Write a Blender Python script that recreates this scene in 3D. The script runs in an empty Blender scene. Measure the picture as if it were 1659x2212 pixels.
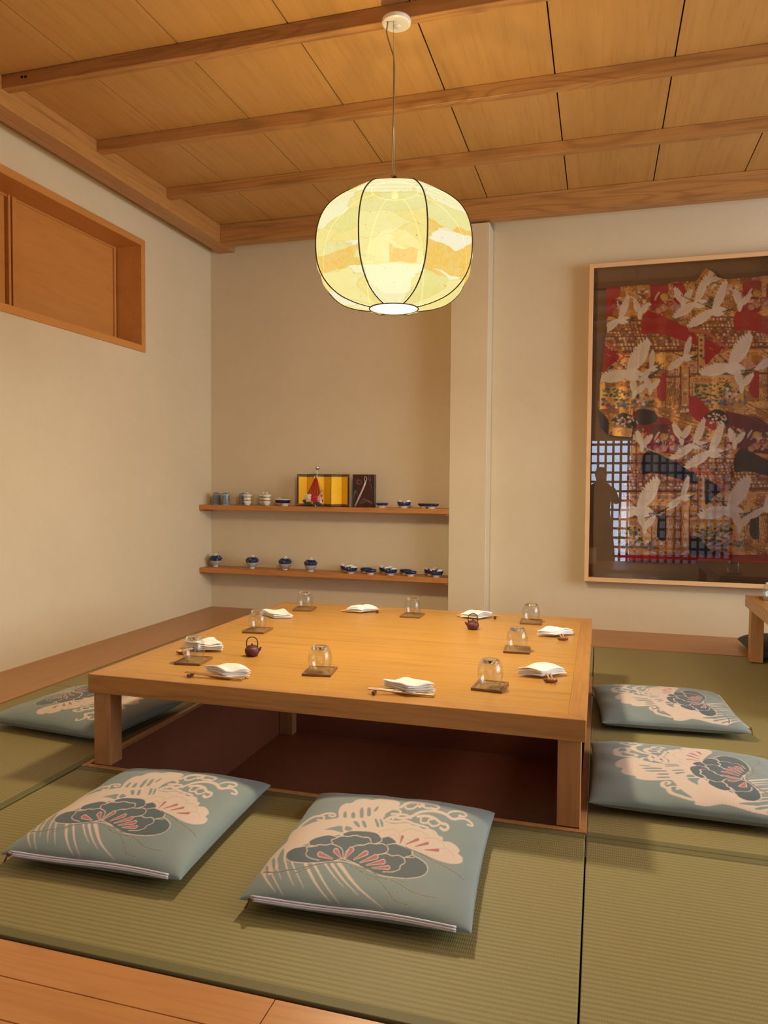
import bpy, bmesh, math, random
import numpy as np
from mathutils import Matrix, Vector
S = bpy.context.scene
COL = S.collection
random.seed(7); np.random.seed(7)

# ------------------------------------------------------------------ camera, light, exposure
H = 1.05
Rm = ((0.9597507225325536, -0.017839774618645343, 0.28027433447866335),
      (0.2807446816296477, 0.03533797747534317, -0.9591305220997706),
      (0.007205569436836248, 0.999216091306334, 0.038926646312825885))
cam = bpy.data.cameras.new('camera'); camo = bpy.data.objects.new('camera', cam); COL.objects.link(camo)
mw = Matrix(Rm).to_4x4(); mw.translation = Vector((0, 0, H)); camo.matrix_world = mw
cam.sensor_fit = 'VERTICAL'; cam.sensor_height = 24.0; cam.lens = 1595.2 / 2212 * 24.0
cam.shift_x = -1.3 / 2212; cam.shift_y = 0.0; cam.clip_start = 0.02
S.camera = camo
S.view_settings.view_transform = 'Standard'; S.view_settings.look = 'None'
S.view_settings.gamma = 1.0; S.view_settings.use_curve_mapping = False
S.view_settings.exposure = 0.0
w = bpy.data.worlds.new('world'); S.world = w; w.use_nodes = True
w.node_tree.nodes['Background'].inputs[0].default_value = (0.8, 0.85, 1, 1)
w.node_tree.nodes['Background'].inputs[1].default_value = 0.3

LAMP = Vector((-0.868, 3.09, 2.07))
def light(name, kind, loc, energy, color, rot=(0, 0, 0), **kw):
    l = bpy.data.lights.new(name, kind); l.energy = energy; l.color = color
    for k, v in kw.items(): setattr(l, k, v)
    o = bpy.data.objects.new(name, l); o.location = loc; o.rotation_euler = rot; COL.objects.link(o); return o
BULB_W = 440.0
light('pendant_bulb_light', 'POINT', LAMP + Vector((0, 0, -0.12)), BULB_W, (1, .79, .48), shadow_soft_size=.035)
light('pendant_bottom_light', 'AREA', (LAMP.x, LAMP.y, 1.796), 27, (1, .84, .58), (0, 0, 0), shape='DISK', size=.15)
# added area fills: cool from right, two overhead
light('cool_fill_right', 'AREA', (4.25, 2.9, 1.5), 175, (.84, .92, 1), (0, math.radians(90), 0), shape='RECTANGLE', size=1.9, size_y=3.4)
light('overhead_fill_right', 'AREA', (2.9, 2.4, 2.85), 50, (1, .94, .88), (0, 0, 0), shape='RECTANGLE', size=1.5, size_y=2.6)
light('overhead_fill_front', 'AREA', (-1.95, 0.2, 2.85), 7, (1, .93, .84), (0, 0, 0), shape='RECTANGLE', size=2.2, size_y=1.6)

# ------------------------------------------------------------------ helpers
def lin(c):
    c = c / 255.0
    return c / 12.92 if c <= .04045 else ((c + .055) / 1.055) ** 2.4
def rgb(r, g, b): return (lin(r), lin(g), lin(b), 1.0)

class NT:
    def __init__(s, name):
        s.m = bpy.data.materials.new(name); s.m.use_nodes = True
        s.t = s.m.node_tree; s.b = s.t.nodes['Principled BSDF']; s.out = s.t.nodes['Material Output']
    def n(s, typ, **kw):
        nd = s.t.nodes.new(typ)
        for k, v in kw.items(): setattr(nd, k, v)
        return nd
    def l(s, a, b): s.t.links.new(a, b)
    def coord(s, scale=(1, 1, 1), kind='Object', rot=(0, 0, 0)):
        tc = s.n('ShaderNodeTexCoord'); mp = s.n('ShaderNodeMapping')
        mp.inputs['Scale'].default_value = scale; mp.inputs['Rotation'].default_value = rot
        s.l(tc.outputs[kind], mp.inputs[0]); return mp.outputs[0]
    def noise(s, vec, scale=5, detail=4, rough=.5, dist=0):
        n = s.n('ShaderNodeTexNoise'); n.inputs['Scale'].default_value = scale; n.inputs['Detail'].default_value = detail
        n.inputs['Roughness'].default_value = rough; n.inputs['Distortion'].default_value = dist
        s.l(vec, n.inputs['Vector']); return n.outputs['Fac']
    def ramp(s, fac, stops, interp='LINEAR'):
        r = s.n('ShaderNodeValToRGB'); r.color_ramp.interpolation = interp
        e = r.color_ramp.elements
        while len(e) < len(stops): e.new(.5)
        for i, (p, c) in enumerate(stops): e[i].position = p; e[i].color = c
        s.l(fac, r.inputs[0]); return r.outputs[0]
    def mix(s, fac, a, b, typ='MIX'):
        m = s.n('ShaderNodeMix', data_type='RGBA', blend_type=typ)
        for k, v in ((0, fac), (6, a), (7, b)):
            if hasattr(v, 'is_output') or hasattr(v, 'links'): s.l(v, m.inputs[k])
            else: m.inputs[k].default_value = v
        return m.outputs[2]
    def math(s, op, a, b=0.0, c=None):
        m = s.n('ShaderNodeMath', operation=op)
        for k, v in ((0, a), (1, b), (2, c)):
            if v is None: continue
            if hasattr(v, 'links'): s.l(v, m.inputs[k])
            else: m.inputs[k].default_value = v
        return m.outputs[0]
    def bump(s, h, strength=.2, dist=.01):
        b = s.n('ShaderNodeBump'); b.inputs['Strength'].default_value = strength; b.inputs['Distance'].default_value = dist
        s.l(h, b.inputs['Height']); s.l(b.outputs[0], s.b.inputs['Normal'])
    def fin(s, color=None, rough=.5, **kw):
        if color is not None:
            if hasattr(color, 'links'): s.l(color, s.b.inputs['Base Color'])
            else: s.b.inputs['Base Color'].default_value = color
        s.b.inputs['Roughness'].default_value = rough
        for k, v in kw.items(): s.b.inputs[k.replace('_', ' ')].default_value = v
        return s.m

def plain(name, c, rough=.5, **kw):
    t = NT(name); v = t.coord((1, 1, 1)); f = t.noise(v, 40, 3)
    c2 = tuple(x * .86 for x in c[:3]) + (1,)
    return t.fin(t.mix(f, c2, c), rough, **kw)

def wood(name, c1, c2, axis='X', rough=.45, streak=26, big=1.6, ring=.35, ringscale=1.0, bump=.05, vein=0.0):
    """straight grained timber: the grain runs along axis"""
    t = NT(name)
    k = {'X': (1, streak, streak), 'Y': (streak, 1, streak), 'Z': (streak, streak, 1)}[axis]
    k2 = {'X': (.35, 4, 4), 'Y': (4, .35, 4), 'Z': (4, 4, .35)}[axis]
    v = t.coord(tuple(x * 1.0 for x in k)); fine = t.noise(v, 2.4, 6, .62, .3)
    v2 = t.coord(k2); coarse = t.noise(v2, big, 3, .5, .8)
    wv = t.n('ShaderNodeMath', operation='SINE')
    t.l(t.math('MULTIPLY', t.noise(v2, big * .9 * ringscale, 2, .4, 1.2), 75), wv.inputs[0])
    ringf = t.math('MULTIPLY', t.math('POWER', t.math('MULTIPLY_ADD', wv.outputs[0], .5, .5), 3.0), ring)
    base = t.mix(fine, c1, c2)
    dk = tuple(x * .62 for x in c1[:3]) + (1,)
    base = t.mix(ringf, base, dk)
    lt = tuple(min(1, x * 1.16) for x in c2[:3]) + (1,)
    base = t.mix(t.math('MULTIPLY', coarse, .6), base, lt)
    if vein:
        vn = t.noise(t.coord({'X': (1.1, 30, 30), 'Y': (30, 1.1, 30), 'Z': (30, 30, 1.1)}[axis]), 1.5, 5, .68, .5)
        base = t.mix(t.math('MULTIPLY', t.math('MULTIPLY', t.math('MAXIMUM', t.math('SUBTRACT', vn, .50), 0.0), 6.0), vein), base, tuple(x * .60 for x in c1[:3]) + (1,))
    if bump: t.bump(fine, bump, .002)
    return t.fin(base, rough)

def obj(name, bm, mat, parent=None, loc=None, smooth=False, mats=None):
    bmesh.ops.recalc_face_normals(bm, faces=bm.faces[:])
    me = bpy.data.meshes.new(name); bm.to_mesh(me); bm.free()
    return objm(name, me, mat, parent, loc, smooth, mats)
def objm(name, me, mat, parent=None, loc=None, smooth=False, mats=None):
    for m in (mats or [mat]): me.materials.append(m)
    if smooth:
        for p in me.polygons: p.use_smooth = True
    o = bpy.data.objects.new(name, me); COL.objects.link(o)
    if parent: o.parent = parent
    if loc is not None: o.location = loc
    return o
def tag(o, label, cat, group=None):
    o['label'] = label; o['category'] = cat
    if group: o['group'] = group
    return o
def thing(name, label, cat, loc=(0, 0, 0), rz=0, group=None):
    o = bpy.data.objects.new(name, None); COL.objects.link(o); o.empty_display_size = .05
    o.location = loc; o.rotation_euler = (0, 0, rz); return tag(o, label, cat, group)
def struct(name, bm, mat, **kw):
    o = obj(name, bm, mat, **kw); o['kind'] = 'structure'; return o
def copy_tree(o, parent=None):
    c = o.copy(); COL.objects.link(c)
    if parent: c.parent = parent
    for ch in list(o.children): copy_tree(ch, c)
    return c

def box(bm, x0, x1, y0, y1, z0, z1, bev=0.0, seg=1):
    vs = [bm.verts.new((x, y, z)) for x in (x0, x1) for y in (y0, y1) for z in (z0, z1)]
    f = [bm.faces.new([vs[i] for i in q]) for q in ((0, 1, 3, 2), (4, 6, 7, 5), (0, 4, 5, 1), (2, 3, 7, 6), (0, 2, 6, 4), (1, 5, 7, 3))]
    if bev:
        es = list({e for fc in f for e in fc.edges})
        bmesh.ops.bevel(bm, geom=es, offset=bev, segments=seg, affect='EDGES', profile=.5)
    return bm
def boxes(*bs, bev=0.0, seg=1):
    bm = bmesh.new()
    for b in bs:
        t = bmesh.new(); box(t, *b, bev=bev, seg=seg)
        me = bpy.data.meshes.new('t'); t.to_mesh(me); t.free(); bm.from_mesh(me); bpy.data.meshes.remove(me)
    return bm
def lathe(prof, n=32, mod=None, cap0=False, cap1=False, bm=None, closed=False):
    bm = bm or bmesh.new(); rings = []
    for r, z in prof:
        ring = []
        for i in range(n):
            a = 2 * math.pi * i / n; rr, zz = (r, z) if mod is None else mod(r, z, a)
            ring.append(bm.verts.new((rr * math.cos(a), rr * math.sin(a), zz)))
        rings.append(ring)
    pairs = list(zip(rings, rings[1:])) + ([(rings[-1], rings[0])] if closed else [])
    for a, b in pairs:
        for i in range(n): bm.faces.new((a[i], a[(i + 1) % n], b[(i + 1) % n], b[i]))
    if cap0: bm.faces.new(rings[0][::-1])
    if cap1: bm.faces.new(rings[-1])
    return bm
def tube(pts, rad, n=8, bm=None, cap=True):
    bm = bm or bmesh.new(); pts = [Vector(p) for p in pts]; rings = []
    rads = rad if hasattr(rad, '__len__') else [rad] * len(pts)
    up = Vector((0, 0, 1)); t0 = (pts[1] - pts[0]).normalized()
    if abs(t0.dot(up)) > .9: up = Vector((1, 0, 0))
    s = t0.cross(up).normalized()
    for i, p in enumerate(pts):
        t = ((pts[i + 1] if i + 1 < len(pts) else pts[i]) - (pts[i - 1] if i else pts[i])).normalized()
        s = (s - t * s.dot(t)).normalized(); u = t.cross(s)
        rings.append([bm.verts.new(p + (s * math.cos(2 * math.pi * k / n) + u * math.sin(2 * math.pi * k / n)) * rads[i]) for k in range(n)])
    for a, b in zip(rings, rings[1:]):
        for k in range(n): bm.faces.new((a[k], a[(k + 1) % n], b[(k + 1) % n], b[k]))
    if cap: bm.faces.new(rings[0][::-1]); bm.faces.new(rings[-1])
    return bm
def cr(pts, n=8):
    """Catmull-Rom through points"""
    P = [np.array(p, float) for p in pts]; P = [2 * P[0] - P[1]] + P + [2 * P[-1] - P[-2]]; out = []
    for i in range(1, len(P) - 2):
        for k in range(n):
            t = k / n; a, b, c, d = P[i - 1:i + 3]
            out.append(.5 * ((2 * b) + (-a + c) * t + (2 * a - 5 * b + 4 * c - d) * t * t + (-a + 3 * b - 3 * c + d) * t ** 3))
    out.append(P[-2]); return out

# ------------------------------------------------------------------ materials
M = {}
def plaster():
    t = NT('plaster'); v = t.coord()
    a = t.noise(v, 1.3, 5, .6, .6); b = t.noise(v, 9, 6, .65, 1.5)
    c = t.mix(a, rgb(208, 192, 160), rgb(224, 209, 181))
    c = t.mix(t.math('MULTIPLY', b, .35), c, rgb(200, 178, 138))
    t.bump(t.noise(v, 22, 6, .6, 1), .18, .004)
    return t.fin(c, .78)
M['plaster'] = plaster()
M['ceilpanel'] = wood('ceiling_panel_wood', rgb(166, 120, 62), rgb(196, 150, 86), 'Y', .5, streak=6, big=1.1, ring=.06, bump=.02, vein=.25)
M['beamx'] = wood('beam_wood', rgb(160, 108, 56), rgb(186, 136, 78), 'X', .45, streak=18, ring=.75, big=.8, ringscale=1.3, vein=.5)
M['beamy'] = wood('beam_wood_side', rgb(162, 110, 56), rgb(188, 136, 78), 'Y', .42, streak=18, ring=.3, vein=.5)
M['tablex'] = wood('table_top_wood', rgb(168, 120, 50), rgb(190, 140, 64), 'X', .30, streak=16, ring=.10, big=1.2, vein=.55)
M['tablefx'] = wood('table_frame_wood', rgb(166, 114, 58), rgb(188, 136, 74), 'X', .34, streak=16, ring=.35, big=1.0, vein=.5)
M['tablefy'] = wood('table_frame_side_wood', rgb(166, 114, 58), rgb(188, 136, 74), 'Y', .34, streak=16, ring=.3, vein=.4)
M['leg'] = wood('table_leg_wood', rgb(164, 114, 66), rgb(186, 134, 84), 'Z', .42, streak=22, ring=.35, vein=.3)
M['ledgex'] = wood('ledge_wood', rgb(150, 102, 58), rgb(172, 122, 74), 'X', .38, streak=18, ring=.25)
M['ledgey'] = wood('ledge_wood_side', rgb(154, 106, 58), rgb(176, 126, 74), 'Y', .36, streak=18, ring=.25)
M['floorx'] = wood('floor_board_wood', rgb(178, 116, 62), rgb(200, 140, 82), 'X', .34, streak=16, ring=.3)
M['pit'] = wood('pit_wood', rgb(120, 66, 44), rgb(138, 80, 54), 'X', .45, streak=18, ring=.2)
M['shelf'] = wood('shelf_wood', rgb(168, 104, 50), rgb(196, 132, 70), 'X', .42, streak=20, ring=.6, big=1.5)
M['nichex'] = wood('recess_wood', rgb(176, 112, 52), rgb(204, 142, 74), 'Y', .42, streak=10, ring=.12, big=1.2)
M['case'] = wood('display_frame_wood', rgb(206, 160, 112), rgb(226, 184, 136), 'Z', .45, streak=20, ring=.25)
M['casex'] = wood('display_frame_wood_rail', rgb(206, 160, 112), rgb(226, 184, 136), 'X', .45, streak=20, ring=.25)

def tatami(axis='Y'):
    t = NT('tatami_weave_' + axis); v = t.coord()
    sep = t.n('ShaderNodeSeparateXYZ'); t.l(v, sep.inputs[0])
    y = sep.outputs[{'X': 0, 'Y': 1}[axis]]; x = sep.outputs[{'X': 1, 'Y': 0}[axis]]
    s = t.math('SINE', t.math('MULTIPLY', y, 2 * math.pi / .0155))
    rib = t.math('POWER', t.math('MULTIPLY_ADD', s, .5, .5), .55)
    wr = t.math('MULTIPLY_ADD', t.math('SINE', t.math('MULTIPLY', x, 2 * math.pi / .0052)), .5, .5)
    c1 = {'X': (300, 12, 1), 'Y': (12, 300, 1)}
    st = t.noise(t.coord({'Y': (9, 260, 1), 'X': (260, 9, 1)}[axis]), 2, 4, .7)
    st2 = t.noise(v, 1.4, 3, .5)
    c = t.mix(st, rgb(128, 114, 68), rgb(166, 150, 102))
    c = t.mix(t.math('MULTIPLY', st2, .7), c, rgb(136, 134, 82))
    c = t.mix(t.math('MULTIPLY', t.math('SUBTRACT', 1.0, rib), .42), c, rgb(92, 78, 40))
    c = t.mix(t.math('MULTIPLY', wr, .10), c, rgb(90, 84, 46))
    t.bump(t.math('ADD', rib, t.math('MULTIPLY', wr, .25)), .5, .0016)
    return t.fin(c, .55)
M['tatamiY'] = tatami('Y'); M['tatamiX'] = tatami('X')
def heri():
    t = NT('mat_border_cloth'); v = t.coord((1, 1, 1))
    w1 = t.math('SINE', t.math('MULTIPLY', t.noise(t.coord((400, 400, 1)), 1, 2), 9))
    return t.fin(t.mix(w1, rgb(104, 98, 58), rgb(120, 112, 70)), .6)
M['heri'] = heri()
M['dark'] = plain('dark_gap', rgb(24, 18, 12), .9)
M['white_metal'] = plain('white_enamel', rgb(236, 230, 214), .35)
M['steel'] = plain('brushed_steel', rgb(190, 186, 178), .25, Metallic=1.0)
M['cord'] = plain('beige_cord', rgb(150, 128, 92), .6)
M['linen'] = plain('case_backing_linen', rgb(158, 128, 104), .8)
# ------------------------------------------------------------------ the room
XL, YB, ZC = -3.13, 5.53, 3.072
XR, YF, ZL = 4.4, -3.0, -0.42
WY0, WY1, WZ0, WZ1 = 2.30, 4.594, 1.964, 2.748      # recessed window in the left wall
struct('wall_left', boxes((XL - .3, XL, YF, WY0, ZL, 3.25), (XL - .3, XL, WY1, YB, ZL, 3.25),
       (XL - .3, XL, WY0, WY1, ZL, WZ0), (XL - .3, XL, WY0, WY1, WZ1, 3.25)), M['plaster'])
struct('wall_back', boxes((XL - .3, XR, YB, YB + .15, ZL, 3.25)), M['plaster'])
struct('wall_pillar', boxes((-1.068, -.794, 5.335, YB, 0, 2.918), bev=.003), M['plaster'])
struct('wall_right', boxes((XR, XR + .15, YF, YB, ZL, 3.25)), M['plaster'])
struct('wall_front', boxes((XL - .3, -.62, YF - .15, YF, ZL, 3.25), (2.2, XR, YF - .15, YF, ZL, 3.25), (-.62, 2.2, YF - .15, YF, 1.84, 3.25)), M['plaster'])

# ceiling: broad boards with dark open joints
SEAM = [-2.467 + .5535 * k for k in range(-1, 13)]
bs = []
for a, b in zip(SEAM, SEAM[1:]): bs.append((max(a, XL) + .0035, b - .0035, YF, YB, ZC, ZC + .02))
ceil_bm = boxes(*bs)
struct('ceiling', ceil_bm, M['ceilpanel'])
struct('ceiling_backing', boxes((XL - .1, XR, YF, YB, ZC + .021, ZC + .06)), M['dark'])
struct('trim_1', boxes((-3.045, -2.906, YF, YB, 2.927, ZC - .001), bev=.003), M['beamy'])
struct('trim_2', boxes((-2.906, XR, 5.28, 5.395, 2.929, ZC - .001), bev=.003), M['beamx'])
# the boarding closes the gap above the perimeter beams
struct('trim_3', boxes((XL, -3.046, YF, YB, 3.02, ZC - .002), (-2.906, XR, 5.396, YB, 3.02, ZC - .002)), M['ceilpanel'])
k = 4
for yb in (.86, 1.6, 2.335, 3.075, 3.80, 4.535):
    struct('trim_%d' % k, boxes((-2.906, XR, yb, yb + .05, 3.004, ZC - .001), bev=.002), M['beamx']); k += 1
struct('trim_%d' % k, boxes((-2.79, -2.776, 3.0735, 3.0745, 3.038, 3.05), (-2.768, -2.754, 3.0735, 3.0745, 3.036, 3.048), bev=.0), M['dark']); k += 1

# wooden ledge along the walls, timber floor in front, pit under the table
struct('trim_%d' % k, boxes((XL, -2.693, 1.0, YB, -.05, .004), bev=.001), M['ledgey']); k += 1
struct('trim_%d' % k, boxes((-2.693, XR, 4.945, YB, -.05, .004), bev=.001), M['ledgex']); k += 1
fb = []
yy = 1.349
while yy > .2:
    fb.append((XL if yy > 1.3 else XL, -.62, yy - .1035, yy - .001, -.06, -.004)); fb.append((-.618, XR, yy - .1035, yy - .001, -.06, -.004)); yy -= .1045
bmf = boxes(*fb, bev=.0008)
struct('floor', bmf, M['floorx'])
struct('floor.001', boxes((XL, XR, YF, .31, ZL - .05, ZL), (XL, XR, .25, .31, ZL, -.05)), M['floorx'])
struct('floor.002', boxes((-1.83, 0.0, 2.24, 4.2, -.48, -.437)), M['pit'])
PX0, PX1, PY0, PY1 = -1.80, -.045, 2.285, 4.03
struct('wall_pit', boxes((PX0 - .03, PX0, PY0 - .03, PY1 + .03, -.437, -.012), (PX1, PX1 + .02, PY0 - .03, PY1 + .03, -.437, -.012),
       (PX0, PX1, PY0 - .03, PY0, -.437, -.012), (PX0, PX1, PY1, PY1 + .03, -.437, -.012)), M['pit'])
struct('trim_%d' % k, boxes((-1.822, -1.7995, 2.264, 4.15, -.0118, .003), (-.045, -.023, 2.264, 4.15, -.0118, .005),
       (-1.797, -.045, 2.264, 2.284, -.0118, .005), (-1.797, -.045, 4.031, 4.15, -.0118, .005), bev=.0012), M['leg'])
k += 1
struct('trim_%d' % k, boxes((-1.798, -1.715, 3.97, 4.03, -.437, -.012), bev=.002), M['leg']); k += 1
struct('floor.003', boxes((-2.7, -1.84, 1.0, 4.95, -.12, -.055), (-1.84, 0.0, 1.34, 2.235, -.12, -.055), (-1.84, 0.0, 4.21, 4.95, -.12, -.055), (0.0, XR, 1.34, 4.95, -.12, -.055)), M['dark'])

def mat_(x0, x1, y0, y1, ribs, label, borders):
    """tatami mat; borders: sides with a cloth edge"""
    cx, cy = (x0 + x1) / 2, (y0 + y1) / 2
    t = thing('tatami_mat', label, 'tatami mat', (cx, cy, -.055)); hx, hy = (x1 - x0) / 2 - .002, (y1 - y0) / 2 - .002
    obj('woven_surface', boxes((-hx, hx, -hy, hy, 0, .055), bev=.003, seg=2), M['tatami' + ribs], t)
    for s in borders:
        bw = .028
        b = {'S': (-hx, hx, -hy - .0006, -hy + bw), 'N': (-hx, hx, hy - bw, hy + .0006), 'W': (-hx - .0006, -hx + bw, -hy, hy), 'E': (hx - bw, hx + .0006, -hy, hy)}[s]
        obj('border', boxes((b[0], b[1], b[2], b[3], .012, .0568), bev=.0014), M['heri'], t)
    return t
mat_(-1.82, -.0235, 1.352, 2.263, 'Y', 'tatami mat in front of the low table, carrying the two nearest cushions', 'SN')
mat_(-.0235, 1.78, 1.352, 2.250, 'Y', 'tatami mat in the bottom right corner, bare, in front of the right cushions', 'SN')
mat_(-.0235, 1.78, 2.250, 3.133, 'Y', 'tatami mat under the nearer of the two cushions right of the table', 'S')
mat_(-.0235, 1.78, 3.133, 4.037, 'Y', 'tatami mat under the farther of the two cushions right of the table', '')
mat_(-.0235, 1.78, 4.037, 4.943, 'Y', 'bare tatami mat at the back right, along the wooden ledge', '')
mat_(-2.691, -1.824, 1.352, 3.133, 'X', 'tatami mat left of the table under the left cushion', 'E')
mat_(-2.691, -1.824, 3.133, 4.943, 'X', 'narrowly seen tatami mat along the left ledge, behind the left cushion', '')
mat_(-1.82, -.0235, 4.152, 4.943, 'Y', 'tatami mat between the low table and the back wall shelves', '')

# recessed window with sliding wooden panels, left wall
XD = XL - .215
wn = bpy.data.objects.new('window_1', None); COL.objects.link(wn); wn['kind'] = 'structure'
CW = .046
obj('casing', boxes((XL - .22, XL + .012, WY1 - CW, WY1, WZ0, WZ1), (XL - .22, XL + .012, WY0, WY1 - CW, WZ1 - CW, WZ1), (XL - .22, XL + .012, WY0, WY1 - CW, WZ0, WZ0 + CW), (XL - .22, XL + .012, WY0, WY0 + CW, WZ0 + CW, WZ1 - CW), bev=.0015), M['nichex'], wn)
obj('panel_board', boxes((XD - .02, XD, WY0, WY1, WZ0, WZ1)), M['nichex'], wn)
obj('sliding_panel', boxes((XD, XD + .014, 3.612, WY1 - CW - .03, WZ0 + .03, WZ1 - .055), bev=.001), M['nichex'], wn)
obj('sliding_panel', boxes((XD, XD + .014, WY0 + .05, 3.53, WZ0 + .03, WZ1 - .055), bev=.001), M['nichex'], wn)
obj('panel_stile', boxes((XD, XD + .034, 3.572, 3.602, WZ0, WZ1 - CW), (XD, XD + .030, 3.545, 3.562, WZ0, WZ1 - CW), bev=.001), M['nichex'], wn)
obj('panel_stile', boxes((XD, XD + .03, WY1 - CW - .03, WY1 - CW - .012, WZ0, WZ1 - CW), bev=.002), M['nichex'], wn)
obj('panel_rail', boxes((XD, XD + .022, WY0, WY1 - CW, WZ1 - CW - .012, WZ1 - CW), bev=.001), M['nichex'], wn)

# latticed sliding doors to the daylight, behind the viewer
dn = bpy.data.objects.new('door_1', None); COL.objects.link(dn); dn['kind'] = 'structure'
def paper(name, c, e):
    t = NT(name); t.fin(rgb(230, 235, 245), .8); t.b.inputs['Emission Color'].default_value = c; t.b.inputs['Emission Strength'].default_value = e; return t.m
M['paper'] = paper('daylit_paper', (.55, .72, 1, 1), 7.0)
M['paper_dim'] = paper('shaded_paper', (.55, .66, .9, 1), .4)
M['lattice'] = plain('dark_lattice_wood', rgb(70, 46, 30), .5)
lb = []
x = -.60
while x < 2.2: lb.append((x, x + .042, YF - .02, YF + .02, ZL, 1.84)); x += .131
z = ZL
while z < 1.85: lb.append((-.62, 2.2, YF - .02, YF + .019, z, z + .042)); z += .167
obj('lattice', boxes(*lb), M['lattice'], dn)
obj('paper_panel', boxes((-.62, .50, YF - .05, YF - .03, ZL, 1.84)), M['paper'], dn)
obj('paper_panel', boxes((.50, 2.2, YF - .05, YF - .03, ZL, 1.84)), M['paper_dim'], dn)

# ------------------------------------------------------------------ pendant lamp
lp = thing('pendant_lamp', 'round paper lantern lamp with dark ribs, glowing, hanging from the ceiling beam over the table', 'lamp', (-.868, 3.09, 0))
PROF = [(.100, 2.300), (.150, 2.292), (.205, 2.272), (.256, 2.238), (.300, 2.195), (.330, 2.140), (.345, 2.075), (.346, 2.010), (.338, 1.955), (.318, 1.908), (.285, 1.868), (.240, 1.836), (.185, 1.815), (.135, 1.804), (.105, 1.800)]
RIB0 = math.atan2(-3.09, .868) + math.radians(-23.5); NR = 8; SUB = 10
pr = cr(PROF, 5)
def lampr(r, a):
    ph = ((a - RIB0) % (2 * math.pi / NR)) / (2 * math.pi / NR)   # 0 at rib
    c = math.cos(math.pi / NR) / math.cos((ph - .5) * 2 * math.pi / NR)
    return r * (c * .62 + .38)
bm = bmesh.new(); rings = []
for r, z in pr:
    ring = []
    for i in range(NR * SUB):
        a = RIB0 + 2 * math.pi * i / (NR * SUB)
        ph = (i % SUB) / SUB; sag = 4 * ph * (1 - ph)
        rr = lampr(r, a) - .004 * math.sin(z * 95 + i // SUB) * sag * (1 if 1.83 < z < 2.28 else 0)
        zz = z + (.006 * sag if z < 1.83 else 0)
        ring.append(bm.verts.new((rr * math.cos(a), rr * math.sin(a), zz)))
    rings.append(ring)
n_ = NR * SUB
for a, b in zip(rings, rings[1:]):
    for i in range(n_): bm.faces.new((a[i], a[(i + 1) % n_], b[(i + 1) % n_], b[i]))
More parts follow.
